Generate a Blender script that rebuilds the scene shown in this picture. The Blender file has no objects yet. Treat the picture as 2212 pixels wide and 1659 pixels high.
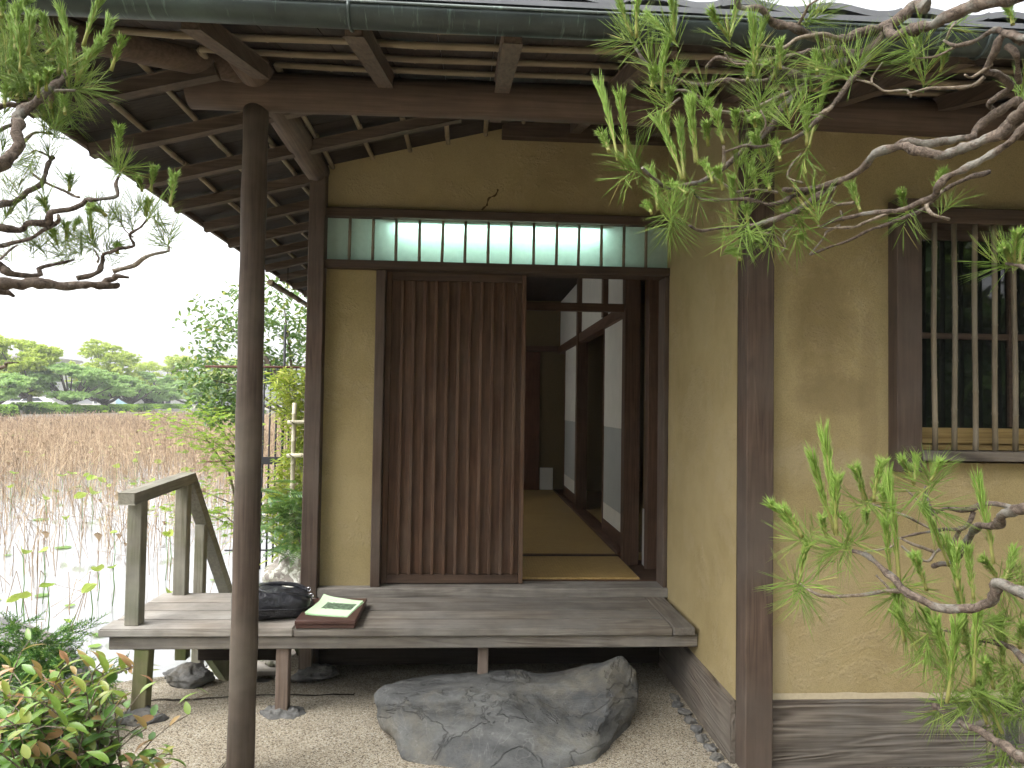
import bpy, bmesh, math, random
from mathutils import Vector, Matrix, noise, Quaternion

random.seed(7)
S = bpy.context.scene
COL = S.collection
R = math.radians

# ------------------------------------------------------------------ camera
FPX, IW, IH = 1560.0, 2212.0, 1659.0
YAW, PITCH, ROLL = R(3.4), R(1.75), R(0.85)
CAM = Vector((0, 0, 1.45))
fw = Vector((math.sin(YAW)*math.cos(PITCH), math.cos(YAW)*math.cos(PITCH), math.sin(PITCH)))
r0 = Vector((math.cos(YAW), -math.sin(YAW), 0)); u0 = r0.cross(fw)
RT = r0*math.cos(ROLL)+u0*math.sin(ROLL); UP = u0*math.cos(ROLL)-r0*math.sin(ROLL)
cd = bpy.data.cameras.new('camera'); cam = bpy.data.objects.new('camera', cd); COL.objects.link(cam)
cd.sensor_fit = 'HORIZONTAL'; cd.sensor_width = 36; cd.lens = 36*FPX/IW
cd.clip_start = 0.05; cd.clip_end = 3000
M = Matrix.Identity(4)
for i in range(3):
    M[i][0], M[i][1], M[i][2], M[i][3] = RT[i], UP[i], -fw[i], CAM[i]
cam.matrix_world = M
S.camera = cam

# ------------------------------------------------------------------ sky, sun, exposure
SUN_EL, SUN_AZ = R(55), R(-118)      # azimuth measured from +Y towards +X
W = bpy.data.worlds.new('World'); S.world = W; W.use_nodes = True
nt = W.node_tree; nt.nodes.clear()
sky = nt.nodes.new('ShaderNodeTexSky'); sky.sky_type = 'NISHITA'; sky.sun_disc = False
sky.sun_elevation = SUN_EL; sky.sun_rotation = SUN_AZ
sky.air_density = 1.0; sky.dust_density = 4.0; sky.ozone_density = 1.0
hs = nt.nodes.new('ShaderNodeHueSaturation'); hs.inputs['Saturation'].default_value = 0.12
bg = nt.nodes.new('ShaderNodeBackground'); bg.inputs[1].default_value = 0.15
wo = nt.nodes.new('ShaderNodeOutputWorld')
nt.links.new(sky.outputs[0], hs.inputs['Color']); nt.links.new(hs.outputs[0], bg.inputs[0]); nt.links.new(bg.outputs[0], wo.inputs[0])
sl = bpy.data.lights.new('sun', 'SUN'); sl.energy = 0.65; sl.angle = R(60); sl.color = (1, 0.97, 0.92)
so = bpy.data.objects.new('sun', sl); COL.objects.link(so)
sd = Vector((math.sin(SUN_AZ)*math.cos(SUN_EL), math.cos(SUN_AZ)*math.cos(SUN_EL), math.sin(SUN_EL)))
so.rotation_euler = (-sd).to_track_quat('-Z', 'Y').to_euler(); so.location = (-6, -4, 9)
S.view_settings.view_transform = 'Standard'; S.view_settings.look = 'None'
S.view_settings.exposure = 1.85; S.view_settings.gamma = 1.0
S.render.engine = 'CYCLES'
S.cycles.use_denoising = True; S.cycles.use_adaptive_sampling = True; S.cycles.adaptive_threshold = .03
S.cycles.max_bounces = 6; S.cycles.diffuse_bounces = 4; S.cycles.glossy_bounces = 3; S.cycles.transmission_bounces = 4
S.cycles.caustics_reflective = False; S.cycles.caustics_refractive = False
S.cycles.sample_clamp_indirect = 6

# ------------------------------------------------------------------ helpers
def at(x, y, Y=None, Z=None):
    """point seen at (x, y) of the 2212x1659 view at depth Y or height Z"""
    d = fw+RT*((x-IW/2)/FPX)+UP*((IH/2-y)/FPX)
    t = (Y-CAM.y)/d.y if Y is not None else (Z-CAM.z)/d.z
    return CAM+d*t

def tag(o, label=None, cat=None, group=None, kind=None):
    if label: o['label'] = label
    if cat: o['category'] = cat
    if group: o['group'] = group
    if kind: o['kind'] = kind
    return o

def thing(name, label, cat, loc=(0, 0, 0), group=None):
    o = bpy.data.objects.new(name, None); COL.objects.link(o); o.location = loc
    o.empty_display_size = 0.1
    return tag(o, label, cat, group)

def link(name, me, mat=None, parent=None, origin=True):
    """mesh in world coordinates; a child's location undoes its parents' offsets"""
    if mat is not None and len(me.materials) == 0: me.materials.append(mat)
    o = bpy.data.objects.new(name, me); COL.objects.link(o)
    if parent is not None:
        o.parent = parent
        off = Vector((0, 0, 0)); p = parent
        while p is not None:
            off += Vector(p.location); p = p.parent
        o.location = -off
    return o

def place(name, me, parent, loc, rot=None, sc=1.0):
    """shared mesh at a world position below a parent"""
    o = bpy.data.objects.new(name, me); COL.objects.link(o)
    off = Vector((0, 0, 0)); p = parent
    while p is not None:
        off += Vector(p.location); p = p.parent
    o.parent = parent
    o.location = Vector(loc)-off
    if rot is not None:
        o.rotation_mode = 'QUATERNION'; o.rotation_quaternion = rot
    o.scale = (sc, sc, sc) if not hasattr(sc, '__len__') else sc
    return o

def mesh(name, v, f, smooth=False, cols=None):
    me = bpy.data.meshes.new(name); me.from_pydata(v, [], f); me.update()
    if smooth: me.polygons.foreach_set('use_smooth', [True]*len(me.polygons))
    if cols:
        a = me.color_attributes.new('Col', 'FLOAT_COLOR', 'POINT')
        a.data.foreach_set('color', [c for k in cols for c in (k, k, k, 1.0)])
    return me

def bm_mesh(name, bm, smooth=False):
    me = bpy.data.meshes.new(name); bm.to_mesh(me); bm.free()
    if smooth: me.polygons.foreach_set('use_smooth', [True]*len(me.polygons))
    return me

def box(name, x0, x1, y0, y1, z0, z1, mat, parent=None, bev=0.003):
    bm = bmesh.new()
    bmesh.ops.create_cube(bm, size=1)
    for v in bm.verts:
        v.co = Vector((x0+(v.co.x+.5)*(x1-x0), y0+(v.co.y+.5)*(y1-y0), z0+(v.co.z+.5)*(z1-z0)))
    if bev: bmesh.ops.bevel(bm, geom=bm.edges[:], offset=bev, segments=1, affect='EDGES')
    return link(name, bm_mesh(name, bm), mat, parent)

def bar(name, a, b, w, h, mat, parent=None, up=(0, 0, 1), bev=0.003):
    """square bar from a to b, w sideways, h along up"""
    a, b = Vector(a), Vector(b); d = (b-a); L = d.length; d.normalize()
    s = d.cross(Vector(up)).normalized(); n = s.cross(d)
    bm = bmesh.new(); bmesh.ops.create_cube(bm, size=1)
    for v in bm.verts:
        c = v.co.copy(); v.co = a+d*((c.x+.5)*L)+s*(c.y*w)+n*(c.z*h)
    if bev: bmesh.ops.bevel(bm, geom=bm.edges[:], offset=bev, segments=1, affect='EDGES')
    bmesh.ops.recalc_face_normals(bm, faces=bm.faces[:])
    return link(name, bm_mesh(name, bm), mat, parent)

def tube_data(pts, rad, seg=8, jit=0.0, caps=True, nscale=40.0):
    pts = [Vector(p) for p in pts]; n = len(pts)
    V, F = [], []
    t = (pts[1]-pts[0]).normalized()
    a = t.orthogonal().normalized()
    for i, p in enumerate(pts):
        t2 = (pts[min(i+1, n-1)]-pts[max(i-1, 0)]).normalized()
        q = t.rotation_difference(t2); a = (q @ a).normalized(); t = t2
        a = (a-t*a.dot(t)).normalized(); b = t.cross(a)
        r = rad[i] if hasattr(rad, '__len__') else rad
        for k in range(seg):
            an = 2*math.pi*k/seg
            dv = a*math.cos(an)+b*math.sin(an)
            rr = r*(1+jit*noise.noise((p+dv*r)*nscale)) if jit else r
            V.append(p+dv*rr)
    for i in range(n-1):
        for k in range(seg):
            k2 = (k+1) % seg
            F.append((i*seg+k, i*seg+k2, (i+1)*seg+k2, (i+1)*seg+k))
    if caps:
        F.append(tuple(range(seg-1, -1, -1))); F.append(tuple((n-1)*seg+k for k in range(seg)))
    return V, F

def tube(name, pts, rad, mat, parent=None, seg=8, jit=0.0, smooth=True, nscale=40.0):
    V, F = tube_data(pts, rad, seg, jit, True, nscale)
    me = mesh(name, V, F, smooth)
    if smooth:
        me.polygons[-1].use_smooth = False; me.polygons[-2].use_smooth = False
    return link(name, me, mat, parent)

def spline(pts, step):
    """Catmull-Rom through 4-vectors (x, y, z, r)"""
    P = [pts[0]]+list(pts)+[pts[-1]]; out = []
    for i in range(1, len(P)-2):
        p0, p1, p2, p3 = P[i-1], P[i], P[i+1], P[i+2]
        L = math.dist(p1[:3], p2[:3]); n = max(1, int(L/step))
        for k in range(n):
            t = k/n
            out.append(tuple(.5*((2*b)+(-a+c)*t+(2*a-5*b+4*c-d)*t*t+(-a+3*b-3*c+d)*t**3) for a, b, c, d in zip(p0, p1, p2, p3)))
    out.append(tuple(pts[-1]))
    return out

# ------------------------------------------------------------------ materials
class NT:
    def __init__(s, name):
        s.m = bpy.data.materials.new(name); s.m.use_nodes = True
        s.t = s.m.node_tree; s.t.nodes.clear()
        s.out = s.n('ShaderNodeOutputMaterial')
    def n(s, typ, **kw):
        nd = s.t.nodes.new(typ)
        for k, v in kw.items():
            if k in nd.inputs.keys() if isinstance(k, str) else False: nd.inputs[k].default_value = v
            else: setattr(nd, k, v)
        return nd
    def l(s, a, b): s.t.links.new(a, b)
    def obj(s, scale=(1, 1, 1), rnd=True):
        tc = s.n('ShaderNodeTexCoord'); mp = s.n('ShaderNodeMapping'); mp.inputs['Scale'].default_value = scale
        src = tc.outputs['Object']
        if rnd:
            oi = s.n('ShaderNodeObjectInfo'); vm = s.n('ShaderNodeVectorMath', operation='SCALE'); vm.inputs[0].default_value = (17.3, 23.1, 11.7)
            s.l(oi.outputs['Random'], vm.inputs['Scale'])
            ad = s.n('ShaderNodeVectorMath', operation='ADD'); s.l(src, ad.inputs[0]); s.l(vm.outputs[0], ad.inputs[1]); src = ad.outputs[0]
        s.l(src, mp.inputs[0]); return mp.outputs[0]
    def noise(s, vec, scale, detail=4, rough=.55, dist=0.0):
        nd = s.n('ShaderNodeTexNoise'); nd.inputs['Scale'].default_value = scale; nd.inputs['Detail'].default_value = detail
        nd.inputs['Roughness'].default_value = rough; nd.inputs['Distortion'].default_value = dist
        s.l(vec, nd.inputs['Vector']); return nd.outputs['Fac']
    def ramp(s, fac, stops):
        r = s.n('ShaderNodeValToRGB'); e = r.color_ramp.elements
        while len(e) < len(stops): e.new(.5)
        for el, (p, c) in zip(e, stops):
            el.position = p; el.color = (c[0], c[1], c[2], 1) if hasattr(c, '__len__') else (c, c, c, 1)
        s.l(fac, r.inputs[0]); return r.outputs[0]
    def mix(s, fac, a, b, typ='MIX'):
        m = s.n('ShaderNodeMix', data_type='RGBA', blend_type=typ)
        for v, i in ((fac, m.inputs[0]), (a, m.inputs[6]), (b, m.inputs[7])):
            if hasattr(v, 'is_linked') or hasattr(v, 'links'): s.l(v, i)
            else: i.default_value = v if not hasattr(v, '__len__') else (v[0], v[1], v[2], 1)
        return m.outputs[2]
    def math(s, op, a, b=0.0):
        m = s.n('ShaderNodeMath', operation=op)
        for v, i in ((a, m.inputs[0]), (b, m.inputs[1])):
            if hasattr(v, 'links'): s.l(v, i)
            else: i.default_value = v
        return m.outputs[0]
    def bump(s, h, dist, strength=1.0, normal=None):
        b = s.n('ShaderNodeBump'); b.inputs['Distance'].default_value = dist; b.inputs['Strength'].default_value = strength
        s.l(h, b.inputs['Height'])
        if normal is not None: s.l(normal, b.inputs['Normal'])
        return b.outputs[0]
    def pbr(s, col, rough=.7, nrm=None, spec=.3, metal=0.0, **kw):
        p = s.n('ShaderNodeBsdfPrincipled'); p.inputs['Specular IOR Level'].default_value = spec; p.inputs['Metallic'].default_value = metal
        for v, k in ((col, 'Base Color'), (rough, 'Roughness')):
            if hasattr(v, 'links'): s.l(v, p.inputs[k])
            else: p.inputs[k].default_value = v if not hasattr(v, '__len__') else (v[0], v[1], v[2], 1)
        if nrm is not None: s.l(nrm, p.inputs['Normal'])
        for k, v in kw.items(): p.inputs[k].default_value = v
        s.l(p.outputs[0], s.out.inputs[0]); return s.m

def wood(name, dark, light, axis='x', grey=None, rough=.75, ring=.5, fine=1.0, dirt=.35, rel=.0012, moss=0.0):
    """fibrous wood: long axis of the grain, ring = strength of broad cathedral figure, grey = weathered tint"""
    k = NT(name)
    lo = {'x': (0.9, 12, 12), 'y': (12, 0.9, 12), 'z': (12, 12, 0.9)}[axis]
    fi = {'x': (3, 90, 90), 'y': (90, 3, 90), 'z': (90, 90, 3)}[axis]
    v1 = k.obj(lo); v2 = k.obj(fi); v3 = k.obj((1, 1, 1))
    a = k.noise(v1, 1.0, 1.5, .5, .6)
    rings = k.math('SINE', k.math('MULTIPLY', a, 46.0))
    rings = k.math('MULTIPLY', k.math('ADD', rings, 1.0), .5)
    b = k.noise(v2, 1.0, 2, .6)
    tone = k.math('ADD', k.math('MULTIPLY', rings, ring*.55), k.math('MULTIPLY', b, 1.0-ring*.35))
    c = k.ramp(tone, [(.22, dark), (.52, [(p+q)/2 for p, q in zip(dark, light)]), (.85, light)])
    big = k.noise(v3, 2.3, 2, .6)
    if grey: c = k.mix(k.ramp(big, [(.38, 0.0), (.66, .85)]), c, grey)
    d = k.noise(v3, 5.5, 3, .65)
    c = k.mix(dirt, c, k.ramp(d, [(.32, .35), (.62, 1.0)]), 'MULTIPLY')
    if moss:
        mm = k.ramp(k.noise(v3, 6.0, 4, .6), [(.42, 0.0), (.62, moss)])
        c = k.mix(mm, c, (.10, .13, .035))
    oi = k.n('ShaderNodeObjectInfo')
    c = k.mix(.5, c, k.ramp(oi.outputs['Random'], [(0, .72), (1, 1.15)]), 'MULTIPLY')
    n = k.bump(k.math('ADD', k.math('MULTIPLY', b, fine), k.math('MULTIPLY', rings, ring*.8)), rel)
    return k.pbr(c, rough, n, .25)

def plaster():
    k = NT('plaster'); v = k.obj((1, 1, 1), False)
    big = k.noise(v, 1.7, 4, .6); mid = k.noise(v, 9, 4, .6); f = k.noise(v, 260, 3, .7); f2 = k.noise(v, 75, 3, .6)
    c = k.ramp(big, [(.3, (.29, .228, .108)), (.5, (.345, .275, .140)), (.72, (.375, .305, .168))])
    c = k.mix(.35, c, k.ramp(mid, [(.3, .78), (.6, 1.0)]), 'MULTIPLY')
    vv = k.obj((1, 1, .22), False)
    run = k.ramp(k.noise(vv, 7, 4, .65), [(.58, 0.0), (.76, .22)])
    c = k.mix(run, c, (.24, .18, .09))
    c = k.mix(.5, c, k.ramp(f, [(.3, .55), (.55, 1.0), (.75, 1.2)]), 'MULTIPLY')
    peel = k.ramp(k.noise(v, 3.1, 5, .7, .4), [(.52, 0.0), (.60, 1.0)])
    c = k.mix(k.math('MULTIPLY', peel, .25), c, (.38, .31, .19))
    wob = k.math('MULTIPLY', k.math('SUBTRACT', k.noise(v, 6.0, 5, .7), .5), .9)
    for cx_, cz_, sx_, sz_, amt, hue in ((1.46, 1.80, .16, .30, .55, (.17, .125, .058)), (1.50, 1.52, .20, .10, .5, (.19, .145, .075)), (1.66, 1.45, .05, .45, .4, (.19, .145, .075)), (1.28, .42, .05, .16, .5, (.40, .33, .20)), (-.66, .95, .12, .40, .35, (.36, .29, .155)), (1.46, 1.22, .30, .10, .35, (.38, .32, .20))):
        sp_ = k.n('ShaderNodeSeparateXYZ'); k.l(v, sp_.inputs[0])
        dx_ = k.math('MULTIPLY', k.math('SUBTRACT', sp_.outputs[0], cx_), 1/sx_); dz_ = k.math('MULTIPLY', k.math('SUBTRACT', sp_.outputs[2], cz_), 1/sz_)
        rr_ = k.math('ADD', k.math('ADD', k.math('MULTIPLY', dx_, dx_), k.math('MULTIPLY', dz_, dz_)), k.math('MULTIPLY', wob, 2.4))
        c = k.mix(k.ramp(rr_, [(.25, amt), (.95, 0.0)]), c, hue)
    rgh = k.math('ADD', k.math('MULTIPLY', f, .6), k.math('MULTIPLY', k.math('MULTIPLY', f2, peel), 2.2))
    h = k.math('ADD', rgh, k.math('MULTIPLY', peel, -.5))
    h = k.math('ADD', h, k.math('MULTIPLY', mid, .8))
    return k.pbr(c, .92, k.bump(h, .0035), .1)

def gravel():
    k = NT('gravel'); v = k.obj((1, 1, 1), False)
    vo = k.n('ShaderNodeTexVoronoi'); vo.inputs['Scale'].default_value = 210; k.l(v, vo.inputs['Vector'])
    vo2 = k.n('ShaderNodeTexVoronoi'); vo2.inputs['Scale'].default_value = 210; vo2.feature = 'DISTANCE_TO_EDGE'; k.l(v, vo2.inputs['Vector'])
    sep = k.n('ShaderNodeSeparateColor'); k.l(vo.outputs['Color'], sep.inputs[0])
    c = k.ramp(sep.outputs[0], [(0, (.06, .055, .05)), (.14, (.20, .16, .11)), (.35, (.45, .39, .29)), (.7, (.57, .51, .40)), (1, (.70, .66, .57))])
    edge = k.ramp(vo2.outputs['Distance'], [(0, 0.0), (.12, 1.0)])
    c = k.mix(edge, (.24, .20, .14), c)
    big = k.noise(v, 1.5, 5, .65)
    c = k.mix(.45, c, k.ramp(big, [(.3, (.62, .58, .50)), (.6, 1.0)]), 'MULTIPLY')
    big2 = k.noise(v, 6.5, 5, .7)
    c = k.mix(.35, c, k.ramp(big2, [(.32, .55), (.58, 1.0)]), 'MULTIPLY')
    h = k.math('ADD', k.math('MULTIPLY', edge, .5), k.math('MULTIPLY', sep.outputs[1], .6))
    return k.pbr(c, .85, k.bump(h, .003), .2)

def stone(name, a, b, vein=.0, lichen=0.0, sc=1.0, moss=0.0, rel=.012):
    k = NT(name); v = k.obj((sc, sc, sc)); st = k.obj((sc*.8, sc*1.1, sc*3.0))
    n1 = k.noise(st, 2.6, 7, .62, .5); n2 = k.noise(v, 17, 6, .65); n3 = k.noise(v, 90, 3, .6)
    c = k.ramp(n1, [(.30, a), (.52, [(p+q)/2 for p, q in zip(a, b)]), (.70, b)])
    c = k.mix(.55, c, k.ramp(n2, [(.3, .55), (.6, 1.05)]), 'MULTIPLY')
    c = k.mix(.3, c, k.ramp(n3, [(.3, .6), (.65, 1.15)]), 'MULTIPLY')
    dust = k.ramp(k.noise(v, 3.0, 6, .7), [(.50, 0.0), (.66, .55)])
    c = k.mix(dust, c, (.175, .155, .115))
    h = k.math('ADD', k.math('MULTIPLY', n1, 2.0), k.math('MULTIPLY', n2, .6)); h = k.math('ADD', h, k.math('MULTIPLY', n3, .08))
    if vein:
        w = k.noise(v, 4.0, 3, .5, 1.6)
        ln = k.ramp(k.math('ABSOLUTE', k.math('SUBTRACT', w, .5)), [(0, 1.0), (.006, 0.0)])
        c = k.mix(k.math('MULTIPLY', ln, vein), c, (.48, .48, .46))
        w2 = k.noise(k.obj((sc, sc, sc*2)), 2.1, 5, .6, .9)
        cr = k.ramp(k.math('ABSOLUTE', k.math('SUBTRACT', w2, .5)), [(0, 0.0), (.012, 1.0)])
        c = k.mix(.45, c, k.ramp(cr, [(0, .3), (1, 1.0)]), 'MULTIPLY'); h = k.math('ADD', h, k.math('MULTIPLY', cr, .32))
    if lichen:
        lm = k.ramp(k.noise(v, 15, 5, .7, .3), [(.5, 0.0), (.56, lichen)])
        c = k.mix(lm, c, (.62, .62, .55))
    if moss:
        c = k.mix(k.ramp(k.noise(v, 5, 5, .7), [(.48, 0.0), (.6, moss)]), c, (.07, .10, .02))
    return k.pbr(c, .72, k.bump(h, rel), .3)

def leaf_mat(name, stops, trans=.35, rough=.45, gloss=.25, attr=True):
    """leaf colour runs over the per-leaf value 'Col' (or the object's random number)"""
    k = NT(name)
    if attr:
        at_ = k.n('ShaderNodeAttribute', attribute_name='Col'); fac = at_.outputs['Fac']
    else:
        oi = k.n('ShaderNodeObjectInfo'); fac = oi.outputs['Random']
    c = k.ramp(fac, stops)
    p = k.n('ShaderNodeBsdfPrincipled'); p.inputs['Roughness'].default_value = rough; p.inputs['Specular IOR Level'].default_value = gloss
    t = k.n('ShaderNodeBsdfTranslucent')
    k.l(c, p.inputs['Base Color']); k.l(k.mix(.35, c, (.30, .42, .04)), t.inputs['Color'])
    m = k.n('ShaderNodeMixShader'); m.inputs[0].default_value = trans
    k.l(p.outputs[0], m.inputs[1]); k.l(t.outputs[0], m.inputs[2]); k.l(m.outputs[0], k.out.inputs[0])
    return k.m

def flat(name, col, rough=.6, spec=.3, metal=0.0, var=.25, sc=30, rel=.0005):
    k = NT(name); v = k.obj((1, 1, 1)); n = k.noise(v, sc, 4, .6)
    c = k.mix(var, col, k.ramp(n, [(.3, .5), (.65, 1.1)]), 'MULTIPLY')
    return k.pbr(c, rough, k.bump(n, rel), spec, metal)

# wood: exposed and weathered at the ground, browner and darker under the roof
W_DECK = wood('deck_wood', (0.105, 0.087, 0.070), (0.251, 0.223, 0.184), 'x', (0.209, 0.195, 0.174), ring=.55, dirt=.45, rel=.0022)
W_DECK_PALE = wood('pale_deck_wood', (0.135, 0.105, 0.077), (0.344, 0.307, 0.258), 'x', (0.339, 0.320, 0.289), ring=.4, dirt=.5, rel=.0025)
W_DECK_Y = wood('deck_wood_crosswise', (0.105, 0.087, 0.070), (0.251, 0.223, 0.184), 'y', (0.209, 0.195, 0.174), ring=.55, dirt=.45)
W_RAIL = wood('rail_wood', (0.136, 0.123, 0.089), (0.306, 0.281, 0.221), 'z', (0.255, 0.246, 0.204), ring=.3, dirt=.4, moss=.22)
W_RAIL_Y = wood('rail_wood_long', (0.144, 0.131, 0.095), (0.342, 0.315, 0.252), 'y', (0.288, 0.279, 0.234), ring=.3, dirt=.4, moss=.12)
W_LEGZ = wood('mossy_leg_wood', (.12, .10, .06), (.26, .23, .14), 'z', (.16, .17, .07), ring=.3, moss=.7)
W_LEG = wood('leg_wood', (.12, .085, .065), (.26, .20, .16), 'z', (.22, .18, .15), ring=.3)
W_POST = wood('post_wood', (.042, .026, .018), (.115, .078, .056), 'z', (.10, .078, .062), ring=.35, dirt=.3)
W_COL = wood('column_wood', (.052, .036, .027), (.115, .087, .067), 'z', (.115, .096, .075), ring=.12, dirt=.45, rel=.001)
W_BEAM = wood('beam_wood', (0.046, 0.030, 0.020), (0.105, 0.071, 0.050), 'x', None, ring=.3, dirt=.3)
W_LOG = wood('log_wood', (0.068, 0.045, 0.031), (0.143, 0.099, 0.071), 'x', None, ring=.15, dirt=.35)
W_LOGY = wood('log_wood_lengthwise', (0.070, 0.048, 0.034), (0.154, 0.108, 0.081), 'y', None, ring=.15, dirt=.35)
W_RAFY = wood('rafter_wood', (0.058, 0.037, 0.026), (0.129, 0.092, 0.065), 'y', None, ring=.3)
W_RAFX = wood('side_rafter_wood', (0.053, 0.036, 0.026), (0.124, 0.090, 0.065), 'x', None, ring=.3)
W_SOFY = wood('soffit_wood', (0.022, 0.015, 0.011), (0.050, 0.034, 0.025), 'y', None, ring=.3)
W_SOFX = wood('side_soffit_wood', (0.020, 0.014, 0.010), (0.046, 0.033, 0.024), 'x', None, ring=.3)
W_DOOR = wood('door_wood', (.045, .022, .012), (.138, .075, .044), 'z', (.112, .072, .048), ring=.35, dirt=.35)
W_DOORX = wood('door_rail_wood', (0.043, 0.026, 0.017), (0.115, 0.072, 0.050), 'x', None, ring=.3)
W_SILL = wood('sill_wood', (.10, .085, .07), (.32, .29, .25), 'x', (.30, .28, .25), ring=.45, dirt=.5, rel=.002)
W_BASEX = wood('baseboard_wood', (.055, .043, .034), (.175, .148, .12), 'x', (.14, .125, .108), ring=1.0, dirt=.35, rel=.004)
W_BASEY = wood('baseboard_wood_lengthwise', (.062, .043, .031), (.205, .165, .128), 'y', (.165, .145, .12), ring=1.0, dirt=.35, rel=.003)
W_IN = wood('interior_wood', (.075, .040, .024), (.16, .09, .055), 'z', None, ring=.3)
W_INX = wood('interior_rail_wood', (.075, .040, .024), (.15, .085, .05), 'x', None, ring=.3)
W_INY = wood('interior_track_wood', (.09, .045, .026), (.19, .10, .06), 'y', None, ring=.3)
BAMBOO = wood('bamboo', (.13, .10, .065), (.27, .225, .155), 'z', (.21, .18, .13), ring=.1, dirt=.45, rel=.0003, rough=.5)
BAMBOO_X = wood('bamboo_batten', (0.176, 0.132, 0.084), (0.320, 0.264, 0.176), 'x', None, ring=.1, dirt=.35, rel=.0004, rough=.6)
BAMBOO_Y = wood('bamboo_batten_lengthwise', (0.165, 0.124, 0.079), (0.300, 0.247, 0.165), 'y', None, ring=.1, dirt=.35, rel=.0004, rough=.6)
BAMBOO_W = wood('bleached_bamboo', (.42, .38, .26), (.66, .62, .48), 'z', None, ring=.1, dirt=.3, rel=.0003, rough=.5)
PLASTER = plaster()
GRAVEL = gravel()
ROCK = stone('stepping_rock', (.055, .057, .058), (.155, .156, .147), vein=.12, rel=.012)
ROCK_D = stone('pad_rock', (.07, .07, .07), (.20, .195, .18), sc=2, rel=.01)
ROCK_L = stone('lichen_rock', (.12, .10, .085), (.34, .31, .27), lichen=.8, sc=1.2, moss=.5)
WHITE = flat('white_paper', (.72, .70, .66), .8, .2, var=.12, sc=8)
GREYP = flat('grey_paper', (.42, .43, .43), .8, .2, var=.12, sc=8)
BLACK = flat('matt_black', (.02, .017, .014), .9, .1)  # plain black of wires, ties and car wheels
TILE = flat('roof_tile', (.16, .165, .175), .45, .4, var=.4, sc=9)

def copper():
    k = NT('patinated_gutter'); v = k.obj((1, 1, 1)); st = k.obj((14, 1.5, 1.5))
    c = k.ramp(k.noise(v, 4, 5, .65), [(.3, (.025, .032, .030)), (.6, (.05, .065, .06)), (.8, (.075, .10, .088))])
    drip = k.ramp(k.noise(st, 4.0, 4, .7, .3), [(.60, 0.0), (.70, .6)])
    c = k.mix(drip, c, (.16, .23, .19))
    return k.pbr(c, .42, k.bump(k.noise(v, 30, 4, .6), .001), .4, .35)
COPPER = copper()

# ------------------------------------------------------------------ rocks
def rock_mesh(name, pts, amp=.03, cuts=5, seed=0.0, strata=.4, freq=3.0):
    bm = bmesh.new()
    for p in pts: bm.verts.new(p)
    r = bmesh.ops.convex_hull(bm, input=bm.verts[:])
    bmesh.ops.delete(bm, geom=[e for e in r['geom_interior'] if isinstance(e, bmesh.types.BMVert)], context='VERTS')
    bmesh.ops.triangulate(bm, faces=bm.faces[:])
    size = max((v.co-w.co).length for v in bm.verts for w in bm.verts)
    tgt = size/(cuts*6)
    for _ in range(7):
        es = [e for e in bm.edges if e.calc_length() > tgt]
        if not es: break
        bmesh.ops.subdivide_edges(bm, edges=es, cuts=1, use_grid_fill=False)
        bmesh.ops.triangulate(bm, faces=[f for f in bm.faces if len(f.verts) > 3])
    for _ in range(3): bmesh.ops.smooth_vert(bm, verts=bm.verts[:], factor=.5, use_axis_x=True, use_axis_y=True, use_axis_z=True)
    bm.normal_update()
    sh = Vector((seed*3.1, seed*1.7, seed*2.3))
    for v in bm.verts:
        p = v.co*(freq/size*1.3)+sh
        n = noise.fractal(p, 1.0, 2.0, 6)+.6*(1-abs(noise.noise(p*1.7)))*.6
        q = Vector((p.x*1.2, p.y*1.2, p.z*5))
        n += strata*noise.fractal(q*1.5, 1.0, 2.0, 4)
        v.co += v.normal*(n-.25)*amp
    return bm_mesh(name, bm, True)

def stone_pts(c, rx, ry, rz, n, rng):
    out = []
    for i in range(n):
        th = rng.uniform(0, 2*math.pi); ph = math.acos(rng.uniform(-1, 1))
        k = rng.uniform(.82, 1.08)
        out.append((c[0]+rx*k*math.sin(ph)*math.cos(th), c[1]+ry*k*math.sin(ph)*math.sin(th), c[2]+rz*k*math.cos(ph)))
    return out

# ================================================================== SETTING
WATER_Z = -.35
# ground: one sheet with the pond's edge cut out of it
def grid_sheet(name, xs, ys, zf, mat, kind='structure', keep=None):
    V = [(x, y, zf(x, y)) for y in ys for x in xs]; n = len(xs); F = []
    for j in range(len(ys)-1):
        for i in range(n-1):
            if keep is None or keep((xs[i]+xs[i+1])/2, (ys[j]+ys[j+1])/2): F.append((j*n+i, j*n+i+1, (j+1)*n+i+1, (j+1)*n+i))
    o = link(name, mesh(name, V, F, True), mat); o['kind'] = kind; return o
def shore_y(x):
    return 4.02+.05*math.sin(x*3.1)+.03*math.sin(x*7.7+1) if x < -1.02 else 30.0
def gz(x, y):
    s = shore_y(x)
    z = .006*noise.noise(Vector((x*1.5, y*1.5, 0)))
    z -= max(0, min(.03, (y-3.62)*.09))*(1 if x < -.3 else .3)
    d = y-s
    if d > -.05: z = z-min(.9, (d+.05)*2.2)
    return z
def frange(a, b, s):
    n = max(1, int(round((b-a)/s))); return [a+(b-a)*i/n for i in range(n+1)]
xs = frange(-60, -8, 6.5)[:-1]+frange(-8, -3, .5)[:-1]+frange(-3, -.9, .05)[:-1]+frange(-.9, 2.6, .1)[:-1]+frange(2.6, 8, .5)[:-1]+frange(8, 60, 6.5)
ys = frange(-60, -6, 6)[:-1]+frange(-6, 2, .4)[:-1]+frange(2, 3.6, .1)[:-1]+frange(3.6, 4.6, .04)[:-1]+frange(4.6, 12, .5)
ground = grid_sheet('ground', xs, ys, gz, GRAVEL)
ground['label'] = 'pale exposed aggregate paving under the eaves'
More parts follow.
